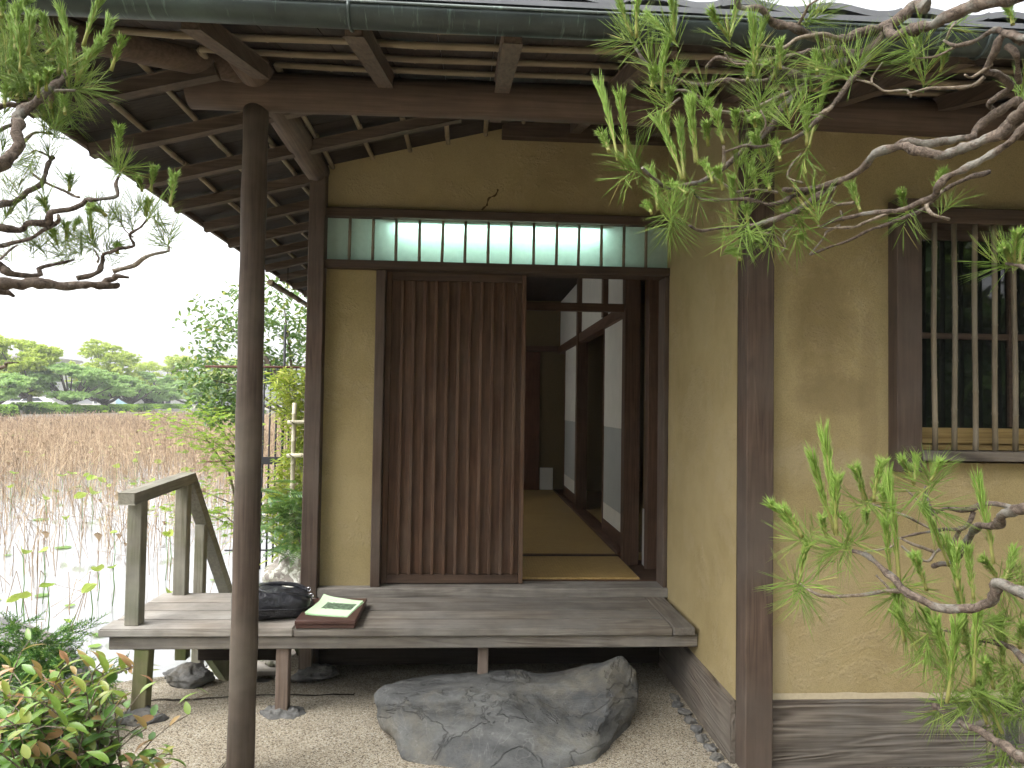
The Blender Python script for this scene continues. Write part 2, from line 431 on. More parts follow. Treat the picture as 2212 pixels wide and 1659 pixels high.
# crack running across the paving
CRACK = flat('crack_dark', (.035, .03, .022), .95, .05)
def crack(pts, w):
    V, F = [], []
    P = spline([(x, y, 0, w) for x, y in pts], .03)
    for i, (x, y, _, ww) in enumerate(P):
        ww = ww*(.55+.9*abs(noise.noise(Vector((x*9, y*9, 3)))))
        y2 = y+.035*noise.noise(Vector((x*9, y*4, 1)))+.012*noise.noise(Vector((x*34, y*6, 1)))
        V += [(x, y2-ww, gz(x, y2-ww)+.004), (x+.004, y2+ww, gz(x, y2+ww)+.004)]
        if i: F.append((2*i-2, 2*i, 2*i+1, 2*i-1))
    link('crack', mesh('crack', V, F), CRACK, ground)
crack([(-1.70, 3.60), (-1.45, 3.64), (-1.2, 3.67), (-1.0, 3.70), (-.8, 3.70), (-.55, 3.71)], .011)
crack([(-.78, 3.35), (-.83, 3.28), (-.9, 3.2), (-.95, 3.0), (-.93, 2.9)], .0035)
crack([(-.95, 3.05), (-.97, 2.9), (-.955, 2.78), (-.98, 2.6)], .0035)

# water
def water_mat():
    k = NT('pond_water'); v = k.obj((1, 1, 1), False)
    n = k.noise(v, 2.2, 3, .5); c = k.ramp(n, [(.3, (.25, .255, .255)), (.7, (.30, .305, .305))])
    return k.pbr(c, .04, k.bump(k.noise(v, 5, 2, .5), .004, .25), .5, 0.0, IOR=1.45)
wv = [(-245, 3.2, WATER_Z), (-.7, 3.2, WATER_Z), (-.7, 12, WATER_Z), (30, 12, WATER_Z), (60, 320, WATER_Z), (-245, 320, WATER_Z)]
water = link('water', mesh('water', wv, [tuple(range(6))]), water_mat()); water['kind'] = 'structure'
water['label'] = 'still pond reflecting the white sky'

# far bank: paved edge, lawn, low wall
LAWN = flat('far_ground', (.24, .22, .17), .9, .1, var=.4, sc=.6)
CONC = flat('bank_concrete', (.40, .38, .34), .85, .2, var=.35, sc=2)
A_, B_ = Vector((-34.5, 30)), Vector((-31.5, 140))      # bank line, in plan
bd = (B_-A_).normalized(); bn = Vector((-bd.y, bd.x))
def bank(s, d, z): p = A_+bd*s+bn*d; return Vector((p.x, p.y, z))
V = [bank(-130, 0, .18), bank(180, 0, .18), bank(180, 200, .5), bank(-130, 200, .5)]
o = link('far_terrain', mesh('far_terrain', V, [(0, 1, 2, 3)]), LAWN); o['kind'] = 'structure'
def bankbox(name, s0, s1, d0, d1, z0, z1, mat, parent=None):
    P = [bank(s, d, z) for z in (z0, z1) for s, d in ((s0, d0), (s1, d0), (s1, d1), (s0, d1))]
    return link(name, mesh(name, P, [(3, 2, 1, 0), (4, 5, 6, 7), (0, 1, 5, 4), (1, 2, 6, 5), (2, 3, 7, 6), (3, 0, 4, 7)]), mat, parent)
o = bankbox('pond_edge_pavement', -130, 180, -.6, 1.8, -.6, .22, CONC); o['kind'] = 'structure'
o = link('far_bank', mesh('far_bank', [(-60, 150, .2), (90, 150, .2), (90, 320, .6), (-60, 320, .6)], [(0, 1, 2, 3)]), LAWN); o['kind'] = 'structure'

# ================================================================== TEA HOUSE
YW, XL, XR, YB = 4.0, -.84, 1.115, 2.9          # door wall, its two ends, front wall on the right
ES, EZ, EX, EY = .252, 2.562, -1.62, 1.97       # soffit slope, eave height, eave lines
def pf(y): return EZ+ES*(y-EY)
def ps(x): return EZ+ES*(x-EX)
H = thing('tea_house', 'wooden tea house with ochre plaster walls, deep eaves and a sliding door', 'house', (0, YW, 0))

def wallpoly(name, pts, n, th, mat=PLASTER, parent=H):
    """vertical wall from a polygon, extruded along n"""
    n = Vector(n)*th; k = len(pts)
    V = [Vector(p) for p in pts]+[Vector(p)+n for p in pts]
    F = [tuple(range(k)), tuple(range(2*k-1, k-1, -1))]+[(i, i+k, (i+1) % k+k, (i+1) % k) for i in range(k)]
    bm = bmesh.new(); vs = [bm.verts.new(v) for v in V]
    for f in F: bm.faces.new([vs[i] for i in f])
    bmesh.ops.recalc_face_normals(bm, faces=bm.faces[:])
    return link(name, bm_mesh(name, bm), mat, parent)

# plaster: panel beside the door, wall above the transom, wing wall, front wall round the window
wallpoly('plaster_panel', [(-.80, YW+.025, .44), (-.52, YW+.025, .44), (-.52, YW+.025, 2.2), (-.80, YW+.025, 2.2)], (0, 1, 0), .06)
top = [(-.82, ps(-.82)+.02), (.36, ps(.36)+.02), (XR+.02, 3.08)]
wallpoly('upper_plaster_wall', [(-.82, YW+.022, 2.5), (XR, YW+.022, 2.5), (XR, YW+.022, 3.07), (.36, YW+.022, ps(.36)+.015), (-.82, YW+.022, ps(-.82)+.015)], (0, 1, 0), .07)
wallpoly('wing_plaster_wall', [(XR, 2.94, .20), (XR, YW+.09, .20), (XR, YW+.09, 3.06), (XR, 2.94, 2.78)], (1, 0, 0), .08)
wallpoly('front_plaster_wall', [(1.22, YB+.01, .27), (5.2, YB+.01, .27), (5.2, YB+.01, 1.24), (1.80, YB+.01, 1.24), (1.80, YB+.01, 2.26), (5.2, YB+.01, 2.26), (5.2, YB+.01, 2.75), (1.22, YB+.01, 2.75)], (0, 1, 0), .08)
# ragged pale lip of render along the baseboard
V = []; F = []
for i, x in enumerate(frange(1.232, 5.2, .03)):
    h = .012+.010*noise.noise(Vector((x*8, 1, 0)))
    V += [(x, YB-.004, .270), (x, YB+.006, .283+h), (x, YB+.02, .283+h)]
    if i: b = 3*i; F += [(b-3, b, b+1, b-2), (b-2, b+1, b+2, b-1)]
link('render_lip', mesh('render_lip', V, F, True), flat('pale_render', (.36, .305, .205), .95, .1, sc=60), H)

# posts
def post(x0, x1, y0, y1, z0, z1, mat=W_POST, name='post'): return box(name, x0, x1, y0, y1, z0, z1, mat, H, .004)
post(-.885, -.797, YW-.045, YW+.055, .02, 2.72)
post(XR, XR+.112, YB-.06, YB+.05, .0, 2.70)
post(XR-.025, XR+.0, YW-.02, YW+.12, .455, 2.19, W_POST, 'door_jamb')
post(-.52, -.468, YW-.012, YW+.10, .455, 2.19, W_POST, 'door_jamb')
# sill, lintel, transom rails
box('door_sill', -.80, XR+.002, YW-.04, YW+.13, .405, .456, W_SILL, H, .004)
box('inner_sill', -.46, XR-.03, YW+.131, YW+.20, .415, .449, W_INX, H, .002)
box('lintel', -.83, XR+.006, YW-.028, YW+.12, 2.192, 2.238, W_BEAM, H, .003)
box('transom_rail', -.83, XR-.001, YW-.022, YW+.10, 2.478, 2.528, W_BEAM, H, .003)
box('wall_plate', .16, XR-.002, YW-.045, YW+.02, 2.945, 3.03, W_BEAM, H, .004)
# frosted pane and bamboo bars of the transom
def frosted():
    k = NT('frosted_glass'); d = k.n('ShaderNodeBsdfDiffuse'); t = k.n('ShaderNodeBsdfTranslucent')
    v = k.obj((1, 1, 1), False); c = k.ramp(k.noise(v, 40, 3, .5), [(.3, (.52, .66, .60)), (.7, (.57, .71, .65))])
    k.l(c, d.inputs[0]); k.l(c, t.inputs[0])
    m = k.n('ShaderNodeMixShader'); m.inputs[0].default_value = .45
    k.l(d.outputs[0], m.inputs[1]); k.l(t.outputs[0], m.inputs[2])
    g = k.n('ShaderNodeBsdfGlossy'); g.inputs['Roughness'].default_value = .25
    m2 = k.n('ShaderNodeMixShader'); m2.inputs[0].default_value = .03
    k.l(m.outputs[0], m2.inputs[1]); k.l(g.outputs[0], m2.inputs[2]); k.l(m2.outputs[0], k.out.inputs[0]); return k.m
link('transom_pane', mesh('transom_pane', [(-.80, YW+.03, 2.236), (XR, YW+.03, 2.236), (XR, YW+.03, 2.48), (-.80, YW+.03, 2.48)], [(0, 1, 2, 3)]), frosted(), H)
def bamboo_pts(a, b, r, rng, node=.12, wob=.0012):
    a, b = Vector(a), Vector(b); L = (b-a).length; d = (b-a)/L; s = d.orthogonal().normalized(); q = d.cross(s)
    P, Rr = [], []; t = rng.uniform(0, node); nodes = []
    while t < L: nodes.append(t); t += node*rng.uniform(.8, 1.2)
    ts = sorted(set([0.0, L]+[min(L, max(0, n+k)) for n in nodes for k in (-.006, 0, .006)]))
    for t in ts:
        w = a+d*t+s*wob*math.sin(t*9+a.x*40)+q*wob*math.cos(t*7+a.x*31)
        P.append(w); Rr.append(r*(1.16 if any(abs(t-n) < 1e-6 for n in nodes) else (1.0-.05*t/L)))
    return P, Rr
rng = random.Random(3)
for i in range(14):
    x = -.672+i*.1275
    P, Rr = bamboo_pts((x, YW+.008, 2.236), (x+.002, YW+.008, 2.48), .0085, rng, .13)
    tube('transom_bar', P, Rr, BAMBOO, H, 8)
# fluorescent tube behind the pane
lamp = thing('fluorescent_lamp', 'lit fluorescent tube glowing behind the frosted transom over the door', 'lamp', (.16, YW+.075, 2.44))
k = NT('lit_tube'); e = k.n('ShaderNodeEmission'); e.inputs[0].default_value = (.72, 1, .93, 1); e.inputs[1].default_value = 7.5; k.l(e.outputs[0], k.out.inputs[0])
tube('lamp_tube', [(-.43, YW+.075, 2.437), (.74, YW+.075, 2.437)], .014, k.m, lamp, 10)
box('lamp_housing', -.47, .78, YW+.036, YW+.125, 2.458, 2.475, WHITE, lamp, .002)
box('lamp_housing', -.79, XR-.01, YW+.126, YW+.136, 2.24, 2.476, WHITE, lamp, .002)

# sliding door: stiles, rails, boards and battens
D = bpy.data.objects.new('sliding_door', None); COL.objects.link(D); D.parent = H; D.location = (0, .05, .455)
D['label'] = 'dark board sliding door with thin upright battens'
dx0, dx1, dy = -.468, .315, YW+.045
box('stile', dx0, dx0+.030, dy, dy+.03, .462, 2.19, W_DOOR, D, .002)
box('stile', dx1-.024, dx1, dy, dy+.03, .462, 2.19, W_DOOR, D, .002)
box('door_rail', dx0+.031, dx1-.025, dy+.003, dy+.03, .462, .512, W_DOORX, D, .002)
box('door_rail', dx0+.031, dx1-.025, dy+.003, dy+.03, 2.145, 2.19, W_DOORX, D, .002)
nb = 11; sp = (dx1-.024-dx0-.030)/(nb+.55)
for i in range(nb+1):
    a = dx0+.032+(i-0)*sp-.003 if i else dx0+.031
    b = dx0+.030+(i+1)*sp-.004 if i < nb else dx1-.025
    box('door_board', a, b, dy+.015+.001*(i % 2), dy+.026, .513, 2.144, W_DOOR, D, .001)
    if i < nb:
        x = dx0+.030+(i+1)*sp-.003
        box('batten', x-.0095, x+.0095, dy-.006, dy+.0145, .513, 2.144, W_DOOR, D, .003)

# baseboards of the wing and the front wall, vent
wallpoly('baseboard', [(XR-.022, YB+.045, .0), (XR-.022, YW+.2, .0), (XR-.022, YW+.2, .255), (XR-.022, YB+.045, .255)], (1, 0, 0), .03, W_BASEY)
for x0, x1 in ((XR+.113, 2.148), (2.43, 5.2)):
    box('baseboard', x0, x1, YB-.012, YB+.03, .0, .275, W_BASEX, H, .003)
box('baseboard', 2.149, 2.429, YB-.012, YB+.03, .215, .275, W_BASEX, H, .003)
box('baseboard', 2.149, 2.429, YB-.012, YB+.03, .0, .055, W_BASEX, H, .003)
vent = bpy.data.objects.new('floor_vent', None); COL.objects.link(vent); vent.parent = H; vent.location = (2.3, -1.1, .13)
vent['label'] = 'wire mesh vent in the baseboard'
for a in ((2.150, 2.172, .056, .214), (2.406, 2.428, .056, .214)): box('vent_frame', a[0], a[1], YB-.018, YB+.02, a[2], a[3], W_LEG, vent, .002)
box('vent_frame', 2.173, 2.405, YB-.018, YB+.02, .056, .076, W_BASEX, vent, .002)
for x in (2.225, 2.305, 2.365): box('vent_slat', x, x+.022, YB+.012, YB+.02, .077, .213, W_LEG, vent, .002)
V = []; F = []
def wire(ax, c, t=.0006):
    b = len(V)
    if ax == 'x': V.extend([(2.172, YB+.004, c-t), (2.406, YB+.004, c-t), (2.406, YB+.004, c+t), (2.172, YB+.004, c+t)])
    else: V.extend([(c-t, YB+.0045, .076), (c+t, YB+.0045, .076), (c+t, YB+.0045, .214), (c-t, YB+.0045, .214)])
    F.append((b, b+1, b+2, b+3))
for i in range(24): wire('x', .08+i*.0058)
for i in range(40): wire('z', 2.176+i*.0058)
o = link('vent_mesh', mesh('vent_mesh', V, F), flat('wire_grey', (.25, .25, .25), .5, .5, .5), vent); o['kind'] = 'stuff'

# window with bamboo bars
WN = bpy.data.objects.new('barred_window', None); COL.objects.link(WN); WN.parent = H; WN.location = (2.2, YB-YW, 1.2)
WN['label'] = 'dark window behind upright bamboo bars'
wx0, wx1 = 1.744, 3.35
box('window_frame', wx0, wx0+.106, YB-.055, YB+.10, 1.205, 2.33, W_POST, WN, .003)
box('window_frame', wx1-.1, wx1, YB-.055, YB+.10, 1.205, 2.33, W_POST, WN, .003)
box('window_head', wx0+.107, wx1-.101, YB-.045, YB+.10, 2.235, 2.30, W_BEAM, WN, .003)
box('window_sill', wx0+.107, wx1-.101, YB-.06, YB+.10, 1.252, 1.292, W_BASEX, WN, .003)
box('peg', wx0+.03, wx0+.075, YB-.067, YB-.056, 1.285, 1.312, W_POST, WN, .003)
W_TRK = wood('track_wood', (.20, .13, .045), (.40, .29, .12), 'x', None, ring=.3)
for i in range(3): box('sash_track', wx0+.107, wx1-.101, YB+.02+i*.025, YB+.041+i*.025, 1.293, 1.305+.006*i, W_TRK, WN, .002)
box('sash_rail', wx0+.108, wx1-.102, YB+.062, YB+.088, 1.318, 1.385, W_TRK, WN, .002)
box('sash_rail', wx0+.108, wx1-.102, YB+.062, YB+.088, 1.765, 1.79, W_BEAM, WN, .002)
box('sash_rail', wx0+.108, wx1-.102, YB+.062, YB+.088, 2.19, 2.234, W_BEAM, WN, .002)
box('sash_stile', 2.31, 2.335, YB+.060, YB+.087, 1.39, 2.185, W_BEAM, WN, .002)
for i in range(16):
    x = 1.917+i*.0872
    if x > wx1-.12: break
    P, Rr = bamboo_pts((x, YB-.03, 1.29), (x+rng.uniform(-.004, .004), YB-.03, 2.24), .0108, rng, .19, .002)
    tube('window_bar', P, Rr, BAMBOO, WN, 10)
k = NT('window_glass'); k.pbr((.012, .014, .012), .03, None, .6)
for z0, z1 in ((1.386, 1.764), (1.791, 2.189)):
    box('pane', wx0+.109, wx1-.103, YB+.073, YB+.076, z0, z1, k.m, WN, 0)

# room behind the door
def inner(name, *a, mat=PLASTER, bev=0.0): return box(name, *a, mat, H, bev)
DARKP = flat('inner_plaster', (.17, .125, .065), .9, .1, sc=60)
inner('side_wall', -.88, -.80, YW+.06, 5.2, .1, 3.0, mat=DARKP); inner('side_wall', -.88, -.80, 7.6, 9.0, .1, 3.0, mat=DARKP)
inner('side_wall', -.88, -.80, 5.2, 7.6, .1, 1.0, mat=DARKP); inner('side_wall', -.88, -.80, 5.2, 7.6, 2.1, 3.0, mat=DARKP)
k = NT('added_shoji_paper'); t = k.n('ShaderNodeBsdfTranslucent'); t.inputs[0].default_value = (.8, .8, .75, 1); k.l(t.outputs[0], k.out.inputs[0])
link('added_shoji_paper', mesh('added_shoji_paper', [(-.84, 5.2, 1.0), (-.84, 7.6, 1.0), (-.84, 7.6, 2.1), (-.84, 5.2, 2.1)], [(0, 1, 2, 3)]), k.m, H)  # unseen paper window, added to let daylight into the room
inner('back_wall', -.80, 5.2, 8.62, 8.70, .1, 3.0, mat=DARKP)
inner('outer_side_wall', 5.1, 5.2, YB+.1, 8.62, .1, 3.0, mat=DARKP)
inner('ceiling', -.80, 5.1, YW+.10, 8.62, 2.72, 2.75, mat=W_SOFY)
inner('ceiling', XR+.1, 5.1, YB+.1, YW+.10, 2.62, 2.65, mat=W_SOFY)
inner('floor', -.80, 5.1, YW+.14, 8.62, .36, .40, mat=W_INX)
inner('front_room_floor', XR+.1, 5.1, YB+.1, YW+.13, .36, .40, mat=W_INX)
# partition on the right of the room: posts, rails, sliding paper screens
px = 1.075
inner('partition_lintel', px-.02, px+.07, 4.86, 8.6, 2.08, 2.165, mat=W_INY, bev=.003)
inner('partition_sill', px-.055, px+.07, 4.87, 8.6, .425, .468, mat=W_INY, bev=.003)
for y0, y1, z0, z1 in ((4.80, 4.90, .40, 2.71), (6.95, 7.05, .47, 2.71), (5.62, 5.70, 2.166, 2.71)): inner('partition_post', px-.03, px+.075, y0, y1, z0, z1, mat=W_IN, bev=.003)
inner('partition_upper_wall', px+.01, px+.05, 4.91, 8.6, 2.166, 2.71, mat=WHITE)
def screen(y0, y1, x):
    s = bpy.data.objects.new('paper_screen', None); COL.objects.link(s); s.parent = H; s.location = (px, y0-YW, .47)
    z0, z1 = .47, 2.08
    box('screen_stile', x, x+.022, y0, y0+.025, z0, z1, W_INY, s, .002); box('screen_stile', x, x+.022, y1-.025, y1, z0, z1, W_INY, s, .002)
    box('screen_rail', x, x+.022, y0+.026, y1-.026, z0, z0+.10, W_INY, s, .002)
    box('screen_paper', x+.006, x+.016, y0+.026, y1-.026, 1.30, z1-.002, WHITE, s, 0)
    box('screen_paper', x+.007, x+.016, y0+.026, y1-.026, .70, 1.298, GREYP, s, 0)
    box('screen_paper', x+.006, x+.016, y0+.026, y1-.026, z0+.101, .698, WHITE, s, 0)
screen(4.95, 5.75, px); screen(7.06, 8.1, px)
inner('cross_beam', -.80, px-.031, 4.83, 4.88, 2.10, 2.155, mat=W_INX, bev=.003)
inner('threshold', -.80, px-.06, 4.835, 4.87, .40, .462, mat=W_INX, bev=.002)
# short wall and pillar right of the entry mat, switch plate
inner('entry_post', px+.07, px+.16, 4.55, 4.64, .40, 2.71, mat=W_IN, bev=.003)
inner('entry_wall', px+.10, px+.13, 4.641, 4.80, .40, 2.71, mat=DARKP)
inner('entry_panel', px+.094, px+.099, 4.655, 4.79, .41, .78, mat=WHITE)
inner('entry_side_floor', px-.03, px+.6, YW+.14, 4.55, .405, .43, mat=W_INX)
inner('entry_far_wall', px+.55, px+.6, YW+.10, 4.8, .40, 2.71, mat=DARKP)
inner('switch_plate', px+.090, px+.0955, 4.665, 4.72, 1.50, 1.61, mat=flat('switch_white', (.6, .58, .52), .5, .4))
# end wall of the room: reddish boarding, plaster, white skirting paper
W_RED = wood('red_board', (.085, .035, .02), (.16, .07, .04), 'z', None, ring=.3)
for i in range(7): inner('end_board', -.62+i*.21, -.415+i*.21, 8.585, 8.615, .46, 2.1, mat=W_RED, bev=.003)
inner('end_rail', -.8, px, 8.56, 8.615, 2.11, 2.17, mat=W_INX)
inner('end_paper', .86, px-.06, 8.60, 8.615, .46, .72, mat=WHITE)
# dark room seen through the gap in the screens
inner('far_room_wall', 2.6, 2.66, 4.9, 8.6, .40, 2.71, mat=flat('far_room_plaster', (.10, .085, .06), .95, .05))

# tatami mats
def tatami_mat():
    k = NT('tatami'); v = k.obj((30, 260, 1)); v2 = k.obj((1, 1, 1))
    n = k.noise(v, 1.0, 3, .5); b = k.noise(v2, 3, 3, .5)
    wv = k.n('ShaderNodeTexWave', wave_type='BANDS', bands_direction='X'); wv.inputs['Scale'].default_value = 18; wv.inputs['Distortion'].default_value = .3
    k.l(v2, wv.inputs[0])
    c = k.ramp(n, [(.3, (.38, .24, .075)), (.7, (.56, .39, .155))])
    c = k.mix(.3, c, k.ramp(b, [(.3, .7), (.7, 1.0)]), 'MULTIPLY')
    c = k.mix(.18, c, k.ramp(wv.outputs['Fac'], [(0, .5), (1, 1.0)]), 'MULTIPLY')
    return k.pbr(c, .55, k.bump(n, .0008), .35)
TAT = tatami_mat(); TBORD = flat('tatami_border', (.03, .024, .018), .8, .2)
def tatami(x0, x1, y0, y1, label, ends):
    t = thing('tatami_mat', label, 'mat', ((x0+x1)/2, (y0+y1)/2, .401), 'straw mats on the floor inside')
    box('straw_cover', x0, x1, y0, y1, .401, .458, TAT, t, .003)
    for a in ends: box('cloth_border', x0, x1, a, a+.028, .4585, .4605, TBORD, t, 0)
tatami(-.79, px-.06, YW+.205, 4.83, 'worn ochre straw mat just inside the door sill', [4.80])
tatami(-.79, .135, 4.875, 6.7, 'straw mat in the room, half behind the closed door leaf', [])
tatami(.14, px-.06, 4.875, 6.7, 'straw mat running back beside the paper screens', [])
tatami(-.79, px-.06, 6.705, 8.58, 'farthest straw mat, at the end wall of the room', [])
tatami(1.16, 2.58, 4.95, 8.5, 'straw mat of the dark side room seen past the screens', [])

# ---- roof
def bambar(name, a, b, r, mat, ax): 
    P, Rr = bamboo_pts(a, b, r, rng, .30, .004); return tube(name, P, Rr, mat, H, 8)
XE = 5.4
# front soffit boards run up the slope; the left side's boards too; both end at the hip
x = EX-.02; bw = .19
while x < XE:
    x1 = min(x+bw-.004, XE)
    def yh(q): return EY+(q-EX)     # hip line in plan
    y1a = min(YW+.4, 5); 
    pts = [(x, EY+.06), (x1, EY+.06), (x1, 4.3), (x, 4.3)]
    # the side plane takes over beyond the hip, so boards left of it stop there
    if x < EX+2.3:
        pts = [(x, EY+.06), (x1, EY+.06), (x1, min(4.3, max(EY+.06, yh(x1)))), (x, min(4.3, max(EY+.07, yh(x))))]
    V = [(p[0], p[1], pf(p[1])) for p in pts]+[(p[0], p[1], pf(p[1])+.012) for p in pts]
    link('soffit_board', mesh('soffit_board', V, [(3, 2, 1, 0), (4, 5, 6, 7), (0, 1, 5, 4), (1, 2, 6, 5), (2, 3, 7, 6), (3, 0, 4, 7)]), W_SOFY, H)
    x += bw
y = EY-.02
while y < 9.6:
    y1 = y+bw-.004
    def xh(q): return EX+(q-EY)
    xm = .45
    pts = [(EX-.02, y), (EX-.02, y1), (min(xm, max(EX-.02, xh(y1))), y1), (min(xm, max(EX-.01, xh(y))), y)]
    V = [(p[0], p[1], ps(p[0])) for p in pts]+[(p[0], p[1], ps(p[0])+.012) for p in pts]
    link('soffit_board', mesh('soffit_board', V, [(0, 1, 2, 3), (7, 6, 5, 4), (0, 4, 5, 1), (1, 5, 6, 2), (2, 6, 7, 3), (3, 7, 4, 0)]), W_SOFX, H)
    y += bw
# bamboo battens under the boards
for j in range(9):
    q = EY+.22+j*.21; x0 = EX+(q-EY)+.03
    if q > YW: break
    n = 6
    xsb = [x0]+[xx for xx in (-.345, .565, 1.475, 2.385, 3.3) if xx > x0+.2]+[XE]
    for a, b in zip(xsb[:-1], xsb[1:]):
        bambar('bamboo_batten', (a-.03, q, pf(q)-.014+rng.uniform(-.002, .002)), (b+.03, q+rng.uniform(-.01, .01), pf(q)-.014), .0125, BAMBOO_X, 'x')
for j in range(9):
    q = EX+.22+j*.21; y0 = EY+(q-EX)+.03
    ysb = [y0]+[yy for yy in (3.58, 5.0, 6.4, 7.8) if yy > y0+.2]+[9.4]
    for a, b in zip(ysb[:-1], ysb[1:]):
        bambar('bamboo_batten', (q, a-.03, ps(q)-.014+rng.uniform(-.002, .002)), (q+rng.uniform(-.01, .01), b+.03, ps(q)-.014), .0125, BAMBOO_Y, 'y')
# rafters
sl_ = math.atan(ES); up_f = (0, -math.sin(sl_), math.cos(sl_)); up_s = (-math.sin(sl_), 0, math.cos(sl_))
for i in range(14):
    x = -.80+i*.455
    if x > XE: break
    ytop = min(YW-.02 if x < XR else 3.3, EY+(x-EX)-.06)
    bar('rafter', (x, EY+.075, pf(EY+.075)-.058), (x, ytop, pf(ytop)-.058), .052, .058, W_RAFY, H, up_f, .004)
for x in (-1.25,):
    ytop = EY+(x-EX)-.06; bar('rafter', (x, EY+.075, pf(EY+.075)-.058), (x, ytop, pf(ytop)-.058), .052, .058, W_RAFY, H, up_f, .004)
for i in range(16):
    y = 2.26+i*.44
    xt = min(.30, EX+(y-EY)-.06) if y < YW else -.87
    bar('rafter', (EX, y, ps(EX)-.056), (xt, y, ps(xt)-.056), .042, .052, W_RAFX, H, up_s, .004)
# eave boards, front and side
box('eave_board', EX-.03, XE, EY+.078, EY+.098, EZ-.03, EZ+.03, W_RAFX, H, .003)
box('eave_board', EX-.045, EX-.021, EY-.02, 9.5, EZ-.035, EZ+.03, W_RAFY, H, .003)
# logs: column, front beam, cross beam into the house post, hip rafter
CX_, CY_ = -.858, 2.9
P = [(CX_-.004+.004*math.sin(z*2.1), CY_+.003*math.cos(z*3), z) for z in frange(-.02, 2.64, .09)]
tube('column', P, [.0515-.004*(i/len(P))+.0012*math.sin(i*1.3) for i in range(len(P))], W_COL, H, 24, .03, nscale=14)
P = [(x, CY_+.004*math.sin(x*2), 2.688+.004*math.sin(x*1.7)) for x in frange(-1.12, XE, .15)]
tube('eave_log', P, [.074+.0015*math.sin(i*.7) for i in range(len(P))], W_LOG, H, 24, .02, nscale=9)
P = [(CX_+.006, y, 2.742-.012*(y-2.5)) for y in frange(2.66, 4.0, .12)]
tube('cross_log', P, [.066+.001*math.sin(i) for i in range(len(P))], W_LOGY, H, 22, .02, nscale=9)
P = [Vector((CX_+.10, CY_+.10, 2.79)).lerp(Vector((EX+.05, EY+.05, 2.528)), t) for t in frange(0, 1, .1)]
tube('hip_log', P, [.056-.012*i/len(P) for i in range(len(P))], W_LOG, H, 20, .02, nscale=9)
# roof body and tile eaves
def slab(name, P, th, mat):
    k = len(P); V = [Vector(p) for p in P]+[Vector(p)+Vector((0, 0, th)) for p in P]
    bm = bmesh.new(); vs = [bm.verts.new(v) for v in V]
    for f in [tuple(range(k)), tuple(range(2*k-1, k-1, -1))]+[(i, i+k, (i+1) % k+k, (i+1) % k) for i in range(k)]: bm.faces.new([vs[i] for i in f])
    bmesh.ops.recalc_face_normals(bm, faces=bm.faces[:])
    return link(name, bm_mesh(name, bm), mat, H)
e0 = .016; xr = 1.7
slab('roof_slope', [(EX-.06, EY+.04, EZ+.01+e0), (XE, EY+.04, EZ+.01+e0), (XE, EY+3.5, EZ+ES*3.5+e0), (EX+3.5, EY+3.5, EZ+ES*3.5+e0)], .016, TILE)
slab('roof_slope', [(EX-.06, EY+.04, EZ-.015+e0), (EX+3.5, EY+3.5, EZ+ES*3.5+e0), (EX+3.5, 9.7, EZ+ES*3.5+e0), (EX-.06, 9.7, EZ-.015+e0)], .016, TILE)
slab('roof_slope', [(EX+3.5, EY+3.5, EZ+ES*3.5+e0), (XE, EY+3.5, EZ+ES*3.5+e0), (XE, 9.7, EZ+ES*3.5+e0), (EX+3.5, 9.7, EZ+ES*3.5+e0)], .016, TILE)
def tile_mesh(amp=.030):
    V, F = [], []; n = 12; w = .27; L = .30
    for k in range(2):
        for j in range(2):
            for i in range(n+1):
                t = i/n; z = amp*math.sin(t*2*math.pi)+(amp*.5 if t > .93 else 0)
                V.append((t*w-.002, j*L, z+k*.018+j*L*ES))
    m = n+1
    for i in range(n):
        F += [(i, i+m, i+1+m, i+1), (2*m+i, 2*m+i+1, 3*m+i+1, 3*m+i), (i, i+1, 2*m+i+1, 2*m+i)]
    return mesh('eave_tile', V, F, False)
tm = tile_mesh(); tm.materials.append(TILE); tf = tile_mesh(.009); tf.materials.append(TILE)
for i in range(26):
    place('eave_tile', tf, H, (EX-.08+i*.268, EY+.04, EZ+.050))
for i in range(28):
    place('eave_tile', tm, H, (EX-.10, EY+.2+i*.268, EZ+.030), Quaternion((0, 0, 1), R(-90)))
# gutter with brackets
V, F = [], []; gy, gzc, gr = EY+.03, 2.542, .047; ns = 12
gx = frange(EX-.1, XE, .4)
for i, x in enumerate(gx):
    for k in range(ns+1):
        a = math.pi*k/ns
        for rr in (gr, gr-.003): V.append((x, gy-math.cos(a)*rr, gzc-math.sin(a)*rr+.0*i))
    if i:
        b = i*2*(ns+1); p = b-2*(ns+1)
        for k in range(ns):
            F += [(p+2*k, b+2*k, b+2*k+2, p+2*k+2), (p+2*k+1, p+2*k+3, b+2*k+3, b+2*k+1)]
        F += [(p, p+1, b+1, b), (p+2*ns, b+2*ns, b+2*ns+1, p+2*ns+1)]
link('gutter', mesh('gutter', V, F, True), COPPER, H)
tube('gutter_lip', [(EX-.1, gy-gr, gzc+.001), (XE, gy-gr, gzc+.001)], .005, COPPER, H, 8)
for x in (-1.26, -.345, .565, 1.475, 2.385):
    P = [(x, gy-math.cos(a)*(gr+.003), gzc-math.sin(a)*(gr+.003)) for a in [math.pi*k/10 for k in range(11)]]+[(x, EY+.10, EZ-.02)]
    tube('gutter_bracket', P, .005, COPPER, H, 6)
# bamboo pole hung under the side eave
P, Rr = bamboo_pts((-1.52, 5.55, 2.36), (-1.5, 8.2, 2.36), .022, rng, .3)
tube('hanging_pole', P, Rr, BAMBOO_Y, H, 10)
tube('pole_wire', [(-1.5, 6.0, 2.38), (-1.5, 6.0, 2.56)], .003, BLACK, H, 5)
